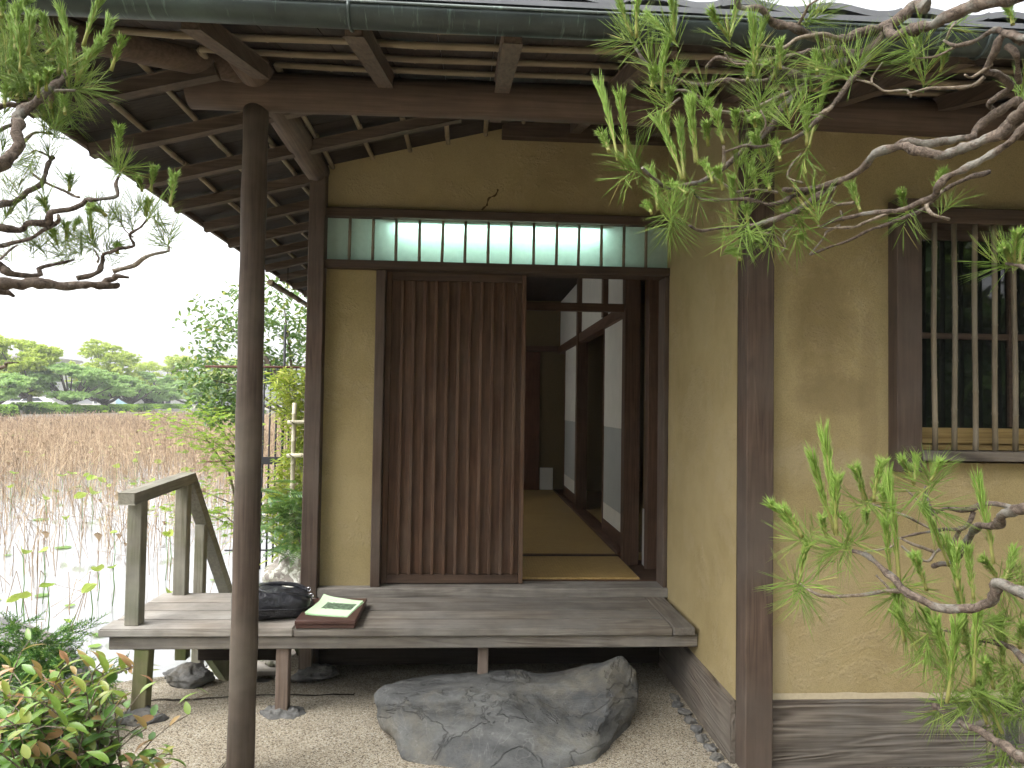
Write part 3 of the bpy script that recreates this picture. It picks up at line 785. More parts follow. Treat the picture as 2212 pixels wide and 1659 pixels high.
# scar in the plaster above the transom
P = [(.055+.085*t+.008*math.sin(t*9), YW+.019, 2.545+.115*t+.006*math.sin(t*14)) for t in frange(0, 1, .08)]
V, F = [], []
for i, p in enumerate(P):
    w = .004+.002*math.sin(i*2.2)
    V += [(p[0]-w, p[1], p[2]+w*.6), (p[0]+w, p[1], p[2]-w*.6)]
    if i: F.append((2*i-2, 2*i-1, 2*i+1, 2*i))
link('plaster_scar', mesh('plaster_scar', V, F), flat('scar_brown', (.085, .055, .025), .95, .05), H)
# dark boarding under the door sill
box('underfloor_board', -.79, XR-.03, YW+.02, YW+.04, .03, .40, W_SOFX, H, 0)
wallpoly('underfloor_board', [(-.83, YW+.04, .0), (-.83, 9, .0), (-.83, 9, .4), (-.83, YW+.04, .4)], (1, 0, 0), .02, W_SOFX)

# ================================================================== VERANDA DECK
DK = thing('veranda_deck', 'low grey plank veranda with a handrail, standing on short legs before the door', 'deck', (-.2, 3.6, 0))
def plank(x0, x1, y0, y1, mat, dz=0.0):
    bm = bmesh.new(); bmesh.ops.create_cube(bm, size=1)
    for v in bm.verts: v.co = Vector((x0+(v.co.x+.5)*(x1-x0), y0+(v.co.y+.5)*(y1-y0), .373+dz+(v.co.z+.5)*.037))
    bmesh.ops.bevel(bm, geom=bm.edges[:], offset=.005, segments=2, affect='EDGES')
    link('plank', bm_mesh('plank', bm), mat, DK)
xj = -.79
rows = [(3.408, 3.556), (3.558, 3.706), (3.708, 3.856)]
for i, (a, b) in enumerate(rows):
    plank(xj+.001, .985, a, b, W_DECK, .0006*i); plank(-1.66+.01*i, xj-.001, a, b, W_DECK_PALE, .0012-.0005*i)
plank(xj+.001, .985, 3.858, YW-.042, W_DECK); plank(-.893, xj-.001, 3.858, 3.952, W_DECK_PALE)
plank(-1.64, -.895, 3.858, 4.055, W_DECK_PALE)
box('end_plank', .988, XR-.024, 3.402, YW-.042, .374, .411, W_DECK_Y, DK, .004)
box('fascia', -1.62, XR-.004, 3.428, 3.465, .312, .3715, W_DECK, DK, .004)
box('joist', -1.6, -.83, 3.95, 3.99, .312, .3715, W_DECK, DK, .003)
for x in (-1.53, -.86, .1, .9): box('joist', x-.03, x+.03, 3.47, 3.945, .30, .3715, W_DECK_Y, DK, .003)
# legs
def leg(x, y, w, z0, mat, lean=0.0): return bar('leg', (x+lean, y, z0), (x, y, .311), w, w, mat, DK, (0, 1, 0))
leg(-1.475, 3.465, .066, .03, W_LEGZ, -.01); leg(-.845, 3.475, .058, .02, W_LEG, .0); leg(.088, 3.50, .05, .13, W_LEG)
leg(-1.50, 3.985, .06, .08, W_LEGZ); leg(-.84, 3.955, .06, .04, W_LEG)
box('leg_shoe', .06, .116, 3.472, 3.528, .128, .15, flat('mortar', (.42, .38, .30), .9, .1), DK, .003)
# handrail
rx = -1.535
box('rail_post', rx-.033, rx+.033, 3.455, 3.52, .411, .985, W_RAIL, DK, .004)
box('rail_post', rx-.033, rx+.033, 4.0, 4.06, .30, 1.0, W_RAIL, DK, .004)
bar('hand_rail', (rx, 3.37, 1.005), (rx, 4.10, 1.03), .075, .055, W_RAIL_Y, DK)
bar('hand_rail', (rx+.0, 4.095, 1.025), (rx+.0, 4.83, .17), .06, .06, W_RAIL_Y, DK)
box('rail_post', rx-.028, rx+.028, 4.28, 4.335, -.1, .74, W_RAIL, DK, .004)
# steps down to the water
ST = thing('wooden_steps', 'short flight of plank steps leading from the veranda down to the pond', 'steps', (-1.2, 4.3, 0))
for i in range(4):
    y = 4.11+i*.20; z = .245-i*.165
    box('tread', -1.46, -.98, y, y+.20, z-.03, z, W_DECK_PALE, ST, .004)
for x in (-1.50, -.955):
    bar('stringer', (x, 4.07, .30), (x, 4.92, -.40), .035, .17, W_LEGZ, ST)
box('cross_board', -1.46, -.98, 4.095, 4.12, .03, .10, W_SOFX, ST, .003)

# ---- stones
def rock_thing(name, label, pts, mat, amp=.02, cuts=4, seed=1.0, cat='rock', group=None, freq=3.0, strata=.4):
    o = link(name, rock_mesh(name, pts, amp, cuts, seed, strata, freq), mat); tag(o, label, cat, group); return o
A = lambda x, y, Y: tuple(at(x, y, Y=Y))
pts = [A(868, 1645, 3.0), A(1000, 1672, 2.92), A(1215, 1678, 2.90), A(1290, 1655, 2.95), A(1310, 1590, 3.08), A(1372, 1525, 3.36),
       A(822, 1560, 3.22), A(812, 1500, 3.32), A(832, 1486, 3.40), A(880, 1470, 3.56), A(975, 1456, 3.64), A(1105, 1462, 3.62),
       A(1200, 1455, 3.60), A(1318, 1425, 3.44), A(1350, 1418, 3.42), A(1376, 1445, 3.40), A(1378, 1500, 3.32),
       A(850, 1510, 3.14), A(960, 1512, 3.10), A(1150, 1540, 3.02), A(1290, 1570, 3.02), A(1215, 1520, 3.10),
       (-.36, 3.72, -.04), (.68, 3.74, -.04), (-.2, 3.1, -.05), (.5, 3.0, -.05), (.75, 3.3, -.05)]
me = rock_mesh('stepping_stone', pts, .028, 9, 2.3, .35, 2.6)
for v in me.vertices:
    x, y, z = v.co
    g = math.exp(-((x-.40)/.22)**2)*max(0, min(1, (z-.03)/.12))
    v.co.z -= .055*g
    g2 = math.exp(-((x+.02)/.30)**2)*math.exp(-((y-3.0)/.12)**2); v.co.y += .05*g2*max(0, min(1, z/.12))
    if z < .0: v.co.z = max(z, -.06)
o = link('stepping_stone', me, ROCK); tag(o, 'large grey boulder used as a stepping stone in front of the veranda', 'boulder')
rq = random.Random(5)
rock_thing('pad_stone', 'dark flat stone under the mossy outer leg of the veranda', stone_pts((-1.475, 3.43, .0), .135, .10, .052, 26, rq), ROCK_D, .012, 5, 3.1, 'stone', 'footing stones under the veranda legs')
rock_thing('pad_stone', 'small dark stone under the brown front leg of the veranda', stone_pts((-.845, 3.47, -.005), .125, .075, .038, 26, rq), ROCK_D, .010, 5, 4.1, 'stone', 'footing stones under the veranda legs')
rock_thing('pad_stone', 'grey block of stone under the back leg of the veranda by the water', stone_pts((-1.44, 3.92, .0), .15, .10, .075, 24, rq), ROCK_D, .014, 5, 5.1, 'stone', 'footing stones under the veranda legs')
rock_thing('pad_stone', 'dark stone in the shadow under the veranda below the house corner', stone_pts((-.80, 3.93, .0), .16, .10, .07, 24, rq), ROCK_D, .012, 5, 6.1, 'stone', 'footing stones under the veranda legs')
for i in range(11):
    y = 2.72+i*.088
    me = rock_mesh('edging_pebble', stone_pts((0, 0, 0), .028+.010*rq.random(), .042, .020, 18, rq), .006, 3, i*1.3)
    me.materials.append(ROCK_D); o = bpy.data.objects.new('edging_pebble', me); COL.objects.link(o)
    o.location = (1.045+.012*rq.random()-.006*(i > 7), y, .004); tag(o, 'small dark pebble in the row along the wing wall', 'pebble', 'pebbles edging the wing wall')
rock_thing('shore_rock', 'long grey rock at the pond edge behind the juniper', [(-2.75, 3.6, -.2), (-2.7, 3.7, .30), (-2.3, 4.0, -.3), (-1.76, 3.80, -.2), (-1.78, 3.7, .10), (-1.95, 3.72, .24), (-2.2, 3.82, .33), (-2.5, 3.9, .33), (-2.8, 4.0, -.3), (-1.9, 3.5, -.1), (-2.1, 3.5, -.1), (-1.82, 3.55, .02), (-2.6, 3.6, .15)], stone('shore_rock', (.13, .13, .125), (.34, .33, .31), sc=1.6), .03, 6, 7.7)
rock_thing('lichen_rock', 'lichen covered rock beside the house corner below the ferny shrub', [(-1.42, 4.9, -.5), (-1.36, 4.95, .30), (-1.15, 4.9, .52), (-.95, 4.9, .62), (-.86, 5.0, .6), (-.86, 4.8, -.5), (-.9, 5.6, .5), (-1.4, 5.6, .3), (-1.5, 5.5, -.5), (-.88, 5.7, -.5), (-1.0, 4.72, .2), (-1.3, 4.75, -.2)], ROCK_L, .06, 7, 8.8)
rock_thing('lichen_rock', 'low mossy rock at the water beside the steps', [(-1.75, 5.0, -.5), (-1.7, 5.05, .02), (-1.4, 5.0, .12), (-1.35, 4.95, -.5), (-1.6, 5.5, .1), (-1.4, 5.5, -.5), (-1.75, 5.4, -.5), (-1.5, 4.85, -.3)], ROCK_L, .05, 5, 9.9)

# ================================================================== THINGS ON THE DECK
def lacquer():
    k = NT('brown_lacquer'); v = k.obj((1, 1, 1), False)
    return k.pbr(k.ramp(k.noise(v, 14, 4, .6), [(.3, (.060, .030, .024)), (.7, (.085, .044, .035))]), .38, None, .4)
BX = thing('lacquered_box', 'flat brown lacquered box lying on the veranda under the leaflets', 'box', (-.63, 3.6, .411))
LQ = lacquer()
box('box_lid', -.783, -.505, 3.402, 3.79, .430, .4495, LQ, BX, .003)
box('box_base', -.779, -.509, 3.406, 3.786, .4125, .4292, LQ, BX, .002)
def paper(name, pic):
    k = NT(name); tc = k.n('ShaderNodeTexCoord'); v = tc.outputs['UV']
    base = (.60, .82, .52)
    c = k.mix(.1, base, k.ramp(k.noise(v, 5, 2, .5), [(.3, .8), (.7, 1.0)]), 'MULTIPLY')
    if pic:
        sp_ = k.n('ShaderNodeSeparateXYZ'); k.l(v, sp_.inputs[0])
        def inside(o, a, b): return k.math('MULTIPLY', k.math('GREATER_THAN', o, a), k.math('LESS_THAN', o, b))
        wob = k.math('MULTIPLY', k.math('SUBTRACT', k.noise(v, 18, 3, .6), .5), .14)
        yy = k.math('ADD', sp_.outputs[1], k.math('MULTIPLY', wob, k.math('LESS_THAN', sp_.outputs[0], .55)))
        msk = k.math('MULTIPLY', inside(sp_.outputs[0], .20, .93), inside(yy, .40, .78))
        mp = k.n('ShaderNodeMapping'); mp.inputs['Scale'].default_value = (3, 9, 1); k.l(v, mp.inputs[0])
        ph = k.ramp(k.noise(mp.outputs[0], 3.2, 8, .75, .5), [(.36, (.02, .03, .02)), (.52, (.10, .15, .095)), (.66, (.36, .55, .33))])
        c = k.mix(msk, c, ph)
        txt = k.math('MULTIPLY', inside(sp_.outputs[0], .16, .38), inside(sp_.outputs[1], .885, .905))
        dots = k.math('GREATER_THAN', k.noise(v, 160, 2, .5), .5)
        c = k.mix(k.math('MULTIPLY', txt, k.math('MULTIPLY', dots, .55)), c, (.10, .16, .09))
    return k.pbr(c, .6, None, .3)
PAP = [paper('green_paper', False), paper('printed_green_paper', True)]
def leaflet(x, y, z, rot, curl, mat, label):
    n = 10; w, h = .205, .262; V, F, UV = [], [], []
    for j in range(n+1):
        for i in range(n+1):
            a, b = i/n, j/n
            zz = .0006+curl*(.020*max(0, b-.65)**2*8*(1-a)+.014*max(0, .35-a)**2*6+.006*max(0, a-.7)**2*8*b)+.0012*math.sin(a*5)*curl
            V.append(((a-.5)*w, (b-.5)*h, zz)); UV.append((a, b))
    for j in range(n):
        for i in range(n): F.append((j*(n+1)+i, j*(n+1)+i+1, (j+1)*(n+1)+i+1, (j+1)*(n+1)+i))
    me = mesh('leaflet', V, F, True); ul = me.uv_layers.new(name='UVMap')
    for lp in me.loops: ul.data[lp.index].uv = UV[lp.vertex_index]
    me.materials.append(mat); o = bpy.data.objects.new('leaflet', me); COL.objects.link(o)
    o.location = (x, y, z); o.rotation_euler = (0, 0, rot); tag(o, label, 'leaflet', 'pale green leaflets on the box')
LX, LY = -.635, 3.60
leaflet(LX+.004, LY-.004, .4500, R(-9), .5, PAP[0], 'lowest pale green leaflet of the pile on the brown box')
leaflet(LX-.002, LY+.002, .4518, R(-7), .8, PAP[0], 'pale green leaflet hidden just under the top one on the brown box')
leaflet(LX, LY, .4535, R(-8), 1.0, PAP[1], 'top pale green leaflet with a dark printed picture on the brown box')

def leather():
    k = NT('black_leather'); v = k.obj((1, 1, 1), False)
    n = k.noise(v, 16, 5, .6); f = k.noise(v, 240, 2, .6)
    return k.pbr(k.ramp(n, [(.3, (.012, .012, .015)), (.7, (.022, .023, .028))]), .38, k.bump(k.math('ADD', k.math('MULTIPLY', n, 2.5), k.math('MULTIPLY', f, .1)), .006), .5)
LEA = leather()
BG = thing('black_bag', 'black leather bag lying on its side on the veranda behind the round column', 'bag', (-.92, 3.66, .411))
bmx = Matrix.Translation((-.955, 3.66, .411)) @ Matrix.Rotation(R(14), 4, 'Z')
bm = bmesh.new(); bmesh.ops.create_cube(bm, size=1); bmesh.ops.subdivide_edges(bm, edges=bm.edges[:], cuts=15, use_grid_fill=True)
for v in bm.verts:
    x, y, z = v.co*2
    def sq(a, p=3.2): return math.copysign(abs(a)**1.0, a)
    n_ = (abs(x)**5+abs(y)**5+abs(z)**3)**(1/4.0); m_ = max(abs(x), abs(y), abs(z)); s = m_/max(n_, 1e-6)
    x, y, z = x*s, y*s, z*s
    hgt = .062-.014*x-.008*y
    px_, py_ = x*.185, y*.165
    zz = hgt+z*hgt
    w = noise.fractal(Vector((px_*9, py_*9, zz*20)), 1.0, 2.0, 4)
    fold = .010*math.sin((px_*22+py_*34)+3*noise.noise(Vector((px_*6, py_*6, 2))))
    if z > -.6: zz += .012*w+fold*max(0, z)*.7
    k_ = 1+.03*w
    v.co = bmx @ Vector((px_*k_, py_*k_, max(0.0005, zz)))
link('bag_body', bm_mesh('bag_body', bm, True), LEA, BG)
def bagpt(x, y, z): return tuple(bmx @ Vector((x, y, z)))
P = [bagpt(x, y, z) for x, y, z in spline([(.17, .06, .09, 0), (.10, .075, .115, 0), (.0, .06, .128, 0), (-.06, .0, .13, 0), (-.04, -.07, .125, 0), (.05, -.085, .115, 0), (.13, -.07, .10, 0), (.18, -.055, .085, 0)], .012) for x, y, z in [(x, y, z)]] if False else [bagpt(*p[:3]) for p in spline([(.17, .06, .09, 0), (.10, .075, .115, 0), (.0, .06, .128, 0), (-.06, .0, .13, 0), (-.04, -.07, .125, 0), (.05, -.085, .115, 0), (.13, -.07, .10, 0), (.18, -.055, .085, 0)], .012)]
tube('handle', P, .0085, LEA, BG, 10)
P = [bagpt(*p[:3]) for p in spline([(.18, .10, .075, 0), (.12, .14, .10, 0), (.02, .155, .11, 0), (-.05, .15, .105, 0)], .012)]
tube('handle', P, .0085, LEA, BG, 10)
P = [bagpt(*p[:3]) for p in spline([(.188, .10, .052, 0), (.192, .0, .05, 0), (.185, -.1, .048, 0), (.12, -.168, .056, 0), (.0, -.172, .062, 0), (-.15, -.168, .066, 0)], .012)]
tube('zip_seam', P, .0035, LEA, BG, 6)
STEEL = flat('steel', (.6, .6, .62), .25, .5, .9)
for p in ((.178, .058, .092), (.186, -.052, .088)):
    c = Vector(bagpt(*p)); tube('ring', [c+Vector((.010*math.cos(a), 0, .010*math.sin(a))) for a in frange(0, 2*math.pi, .5)], .0022, STEEL, BG, 6)

# ================================================================== PLANTS
def needle_geo(V, F, C, p, d, L, r, seg, droop, cv):
    """thin three-sided needle"""
    d = d.normalized(); s = d.orthogonal().normalized(); q = d.cross(s); b0 = len(V)
    for i in range(seg):
        t = i/seg; c = p+d*(L*t)+Vector((0, 0, -droop*L*t*t)); rr = r*(1-.35*t)
        for k in range(3):
            an = 2.094*k; V.append(c+s*(rr*math.cos(an))+q*(rr*math.sin(an))); C.append(cv)
    V.append(p+d*L+Vector((0, 0, -droop*L))); C.append(cv)
    for i in range(seg-1):
        for k in range(3):
            k2 = (k+1) % 3; F.append((b0+i*3+k, b0+i*3+k2, b0+i*3+3+k2, b0+i*3+3+k))
    e = b0+(seg-1)*3; tip = b0+seg*3
    for k in range(3): F.append((e+k, e+(k+1) % 3, tip))

NEEDLE = leaf_mat('old_needles', [(0, (.12, .20, .035)), (.5, (.20, .31, .06)), (.85, (.30, .40, .09)), (1, (.40, .33, .11))], .3, .45, .25)
NEWN = leaf_mat('new_needles', [(0, (.15, .26, .035)), (.5, (.23, .37, .06)), (.9, (.33, .45, .10)), (1, (.32, .30, .10))], .3, .45, .3)
def bark_mat(name, a, b, lich):
    k = NT(name); v = k.obj((1, 1, 1), False); n = k.noise(v, 75, 5, .75, .8); n2 = k.noise(v, 14, 4, .65)
    c = k.ramp(n, [(.32, a), (.66, b)])
    c = k.mix(k.ramp(n2, [(.54, 0.0), (.62, lich)]), c, (.24, .245, .215))
    return k.pbr(c, .9, k.bump(n, .006), .15)
BARK = bark_mat('pine_bark', (.030, .022, .017), (.185, .145, .115), .45)
TWIG = bark_mat('pine_twig_bark', (.09, .065, .045), (.30, .25, .19), .35)

def tuft_mesh(i):
    rg = random.Random(100+i); V, F, C = [], [], []
    n = 22+rg.randint(0, 13)
    for k in range(n):
        t = rg.random(); z = -.02+.055*t
        az = rg.uniform(0, 2*math.pi); el = R(rg.uniform(28, 78)-t*14)
        d = Vector((math.sin(el)*math.cos(az), math.sin(el)*math.sin(az), math.cos(el)))
        base = Vector((0, 0, z)); L = rg.uniform(.070, .112)
        cv = .97 if rg.random() < .03 else rg.uniform(.05, .9)
        for _ in range(2):
            needle_geo(V, F, C, base, d+Vector((rg.uniform(-.05, .05), rg.uniform(-.05, .05), rg.uniform(-.05, .05))), L*rg.uniform(.94, 1), .00062, 3, rg.uniform(-.02, .12), cv)
    me = mesh('needle_tuft', V, F, True, C); me.materials.append(NEEDLE); return me
def candle_mesh(i, L):
    rg = random.Random(300+i); V, F, C = [], [], []
    bend = Vector((rg.uniform(-.12, .12), rg.uniform(-.12, .12), 0))
    def ax(t): return Vector((bend.x*L*t*t, bend.y*L*t*t, L*t))
    P = [ax(t) for t in frange(0, 1, .125)]; v, f = tube_data(P, [.0042-.0018*j/8 for j in range(9)], 6)
    V += v; F += f; C += [.985]*len(v)
    for k in range(150):
        t = .10+.90*math.sqrt(rg.random()); az = rg.uniform(0, 2*math.pi); el = R(rg.uniform(10, 24)+(6 if t > .9 else 0))
        d = Vector((math.sin(el)*math.cos(az)+bend.x*t, math.sin(el)*math.sin(az)+bend.y*t, math.cos(el)))
        cv = rg.uniform(.05, .85)
        for _ in range(2): needle_geo(V, F, C, ax(t)+Vector((math.cos(az), math.sin(az), 0))*.003, d+Vector((rg.uniform(-.06, .06), rg.uniform(-.06, .06), 0)), rg.uniform(.018, .034)*(.7+.5*t), .00068, 2, 0, cv)
    me = mesh('candle', V, F, True, C); me.materials.append(NEWN); return me
TUFTS = [tuft_mesh(i) for i in range(7)]
CANDLES = [candle_mesh(i, .135) for i in range(6)]

def img_dir(ang, tilt):
    """direction lying mostly in a plane facing the viewer: ang from the right, tilt towards (-) or away"""
    return (RT*math.cos(R(ang))+UP*math.sin(R(ang))+fw*tilt).normalized()
def rot_to(d, spin): return d.to_track_quat('Z', 'Y') @ Quaternion((0, 0, 1), spin)

class Pine:
    def __init__(s, name, label, base): s.t = thing(name, label, 'tree', base); s.rg = random.Random(len(name)+11)
    def branch(s, pts, Y, w0, w1, f, jig=1.0):
        """pts in one of the traced views, mapped by f to picture points; Y: depth (or list of two)"""
        Ya, Yb = Y if hasattr(Y, '__len__') else (Y, Y); n = len(pts); Q = []
        for i, p in enumerate(pts):
            t = i/(n-1); x, y = f(*p[:2]); yy = Ya+(Yb-Ya)*t
            q = at(x, y, Y=yy); w = (w0+(w1-w0)*t)*f.s*yy/FPX/2*1.14
            Q.append((q.x, q.y+.015*math.sin(i*1.9+x), q.z, w))
        x0 = f(*pts[0][:2])[0]
        if x0 > 2235 or x0 < -25:                # a bough: carry it on to the trunk
            tb = s.t.location; q0 = Q[0]; mid = Vector(q0[:3]).lerp(Vector((tb.x, tb.y, q0[2]-.10)), .5)
            Q = [(tb.x, tb.y, q0[2]-.14, q0[3]*1.35), (mid.x, mid.y, q0[2]-.02, q0[3]*1.15)]+Q
        Q = spline(Q, .008)
        P, rr = [], []
        for x, y, z, w in Q:
            v = Vector((x, y, z)); k = noise.noise(v*28)
            v += Vector((noise.noise(v*22), noise.noise(v*22+Vector((7, 0, 0))), noise.noise(v*22+Vector((0, 9, 0)))))*min(.006, w*.55)*jig
            P.append(v); rr.append(max(.0012, w*(1+.32*k+.14*noise.noise(v*60))))
        big = max(rr) > .006
        tube('branch', P, rr, BARK if big else TWIG, s.t, 12 if big else 7, .45 if big else .2, nscale=62)
    def tuft(s, x, y, Y, f, ang=None, sc=1.0):
        px_, py_ = f(x, y); q = at(px_, py_, Y=Y)
        a = s.rg.uniform(55, 125) if ang is None else ang+s.rg.uniform(-8, 8)
        place('needle_tuft', s.rg.choice(TUFTS), s.t, q, rot_to(img_dir(a, s.rg.uniform(-.5, .3)), s.rg.uniform(0, 6)), sc*s.rg.uniform(.9, 1.1))
    def candle(s, x0, y0, x1, y1, Y, f):
        """from its foot to its tip"""
        a, b = f(x0, y0), f(x1, y1); p = at(*a, Y=Y); q = at(*b, Y=Y-s.rg.uniform(-.02, .03))
        d = q-p; L = d.length
        w = s.rg.uniform(.85, 1.05)
        place('candle', s.rg.choice(CANDLES), s.t, p, rot_to(d.normalized(), s.rg.uniform(0, 6)), (w, w, L/.135))

class Fm:
    def __init__(s, ox, oy, sc): s.ox, s.oy, s.s = ox, oy, sc
    def __call__(s, x, y): return s.ox+x*s.s, s.oy+y*s.s
Z3 = Fm(1201.9, 0, .4566); Z8 = Fm(1493.2, 862.8, .4801); Z1 = Fm(0, 0, .33333)

# --- pine on the right, its trunk outside the picture
PR = Pine('pine_tree', 'gnarled pine reaching in from the right with bare grey branches and bright new shoots', (2.35, 1.15, 0))
P = [(2.35+.05*math.sin(z*2), 1.15+.05*math.cos(z*1.7), z) for z in frange(-.05, 3.6, .1)]
tube('trunk', P, [.10-.016*z[2] for z in P], BARK, PR.t, 14, .3, nscale=25)
for z, a, w in ((2.95, (2600, -160), .035), (2.35, (2420, 190), .03), (1.55, (2420, 470), .026), (1.15, (2420, 700), .028)): pass
y1 = 1.62
PR.branch([(2900, -330), (2500, -150), (2110, -10), (1950, 40), (1800, 92), (1700, 125), (1610, 155), (1545, 150)], (1.2, y1), 60, 44, Z3)
PR.branch([(1740, 60), (1700, 18), (1660, 50), (1600, 100), (1540, 125), (1515, 190), (1470, 245), (1390, 280), (1320, 312), (1240, 358), (1160, 378), (1090, 362), (1060, 332)], (1.6, 1.66), 50, 30, Z3)
PR.branch([(1060, 335), (1000, 372), (880, 395), (790, 385), (700, 395), (600, 375), (500, 345), (420, 305), (385, 270), (372, 215)], (1.66, 1.70), 24, 11, Z3)
PR.branch([(1545, 140), (1450, 160), (1330, 190), (1210, 155), (1130, 140), (1040, 100), (960, 60), (880, 15), (840, -20)], (1.62, 1.58), 42, 22, Z3)
PR.branch([(1420, 250), (1330, 215), (1270, 240), (1200, 235), (1110, 268), (1000, 282), (900, 300), (800, 292), (745, 290), (718, 310)], (1.62, 1.72), 34, 14, Z3, 1.6)
PR.branch([(1330, 190), (1240, 180), (1150, 175), (1090, 215), (1010, 235), (950, 222)], (1.6, 1.55), 22, 10, Z3)
PR.branch([(1130, 140), (1170, 70), (1200, 20), (1245, 0)], (1.6, 1.5), 14, 8, Z3)
PR.branch([(1160, 370), (1090, 340), (1020, 318), (930, 322), (850, 285), (805, 235)], (1.66, 1.6), 14, 8, Z3)
PR.branch([(1500, 240), (1420, 350), (1370, 420), (1310, 500), (1240, 560), (1150, 640), (1060, 670), (960, 685), (880, 700), (800, 712)], (1.62, 1.50), 30, 11, Z3)
PR.branch([(1320, 490), (1280, 525), (1230, 535), (1175, 518)], (1.57, 1.54), 16, 8, Z3)
PR.branch([(1250, 360), (1150, 420), (1080, 500), (1020, 590), (960, 660), (880, 720), (790, 790), (700, 850), (620, 882), (540, 880), (470, 848), (400, 805)], (1.66, 1.50), 32, 13, Z3)
PR.branch([(1120, 430), (980, 500), (900, 520), (760, 515), (690, 480), (590, 440), (525, 432)], (1.66, 1.6), 20, 9, Z3)
PR.branch([(590, 455), (555, 490), (528, 515)], (1.61, 1.6), 14, 9, Z3)
PR.branch([(800, 790), (790, 740), (785, 695)], (1.53, 1.52), 17, 14, Z3)
PR.branch([(960, 660), (980, 600), (965, 520)], (1.57, 1.53), 11, 7, Z3)
PR.branch([(2650, 250), (2400, 380), (2230, 500), (2190, 560), (2120, 620), (2030, 662), (1900, 712), (1780, 742), (1680, 722), (1620, 702), (1490, 738), (1455, 790), (1370, 840), (1280, 870), (1180, 890), (1060, 905)], (1.2, 1.60), 62, 20, Z3)
PR.branch([(2215, 480), (2150, 490), (2090, 525), (2010, 590), (1945, 660), (1840, 665), (1740, 686), (1660, 665), (1590, 700), (1500, 735)], (1.45, 1.55), 40, 26, Z3)
PR.branch([(1310, 872), (1230, 930), (1150, 990), (1080, 1020), (1010, 1050), (900, 1066), (800, 1070), (700, 1085), (620, 1075)], (1.58, 1.52), 30, 11, Z3)
PR.branch([(1290, 880), (1150, 915), (1070, 960), (1000, 975), (900, 950), (780, 945), (690, 935), (640, 905)], (1.58, 1.66), 22, 9, Z3)
PR.branch([(1060, 905), (960, 890), (860, 900), (780, 870), (720, 840)], (1.6, 1.68), 14, 7, Z3)
PR.branch([(1160, 870), (1110, 830), (1120, 780), (1170, 715)], (1.6, 1.6), 13, 8, Z3)
PR.branch([(1300, 890), (1300, 930), (1340, 955), (1400, 960)], (1.58, 1.55), 20, 14, Z3)
PR.branch([(1310, 945), (1250, 965), (1190, 960), (1130, 985)], (1.58, 1.62), 12, 7, Z3)
PR.branch([(2600, 420), (2350, 520), (2212, 600), (2100, 700), (2000, 760), (1880, 820), (1800, 880), (1790, 920), (1740, 950), (1640, 990), (1560, 1010), (1450, 1012), (1370, 1030), (1300, 1050), (1240, 1078)], (1.2, 1.62), 40, 12, Z3)
PR.branch([(2065, 808), (1930, 850), (1830, 900), (1750, 985), (1640, 1032), (1560, 1060), (1480, 1090), (1400, 1130), (1300, 1165), (1215, 1200)], (1.55, 1.68), 22, 9, Z3)
PR.branch([(1345, 1065), (1290, 1090), (1250, 1130), (1212, 1200)], (1.6, 1.6), 12, 8, Z3)
PR.branch([(1560, 1012), (1470, 1050), (1390, 1080), (1310, 1075), (1230, 1075)], (1.6, 1.55), 15, 8, Z3)
PR.branch([(1820, 905), (1770, 960), (1760, 1020), (1810, 1035), (1870, 1030)], (1.5, 1.48), 18, 13, Z3)
PR.branch([(1360, 1010), (1340, 1000), (1345, 1050)], (1.6, 1.58), 10, 8, Z3)
PR.branch([(1140, 1060), (1080, 1110), (1090, 1165), (1060, 1200)], (1.62, 1.6), 9, 6, Z3)
PR.branch([(1085, 1160), (1020, 1120), (950, 1100)], (1.61, 1.6), 8, 5, Z3)
PR.branch([(2650, 40), (2350, 130), (2230, 180), (2160, 150), (2090, 130), (2000, 180), (1900, 200), (1855, 175)], (1.2, 1.5), 40, 12, Z3)
PR.branch([(2230, 185), (2110, 175), (2060, 235), (2050, 320), (2130, 350), (2165, 400), (2110, 450), (2075, 485), (2100, 520)], (1.35, 1.5), 34, 26, Z3, 1.6)
PR.branch([(2160, 200), (2150, 270), (2190, 330), (2215, 380)], (1.35, 1.4), 30, 24, Z3)
PR.branch([(2060, 300), (1990, 350), (1910, 368)], (1.4, 1.42), 16, 9, Z3)
PR.branch([(2050, 350), (1990, 392), (1850, 405), (1740, 430), (1640, 458)], (1.42, 1.5), 22, 9, Z3)
PR.branch([(1690, 455), (1640, 440), (1550, 435), (1480, 410), (1430, 372)], (1.5, 1.6), 12, 8, Z3)
PR.branch([(1480, 405), (1510, 350), (1525, 310)], (1.55, 1.55), 9, 7, Z3)
PR.branch([(1900, 200), (1860, 240), (1790, 270), (1720, 262)], (1.48, 1.5), 12, 7, Z3)
PR.branch([(1855, 185), (1845, 150), (1870, 120)], (1.5, 1.5), 11, 7, Z3)
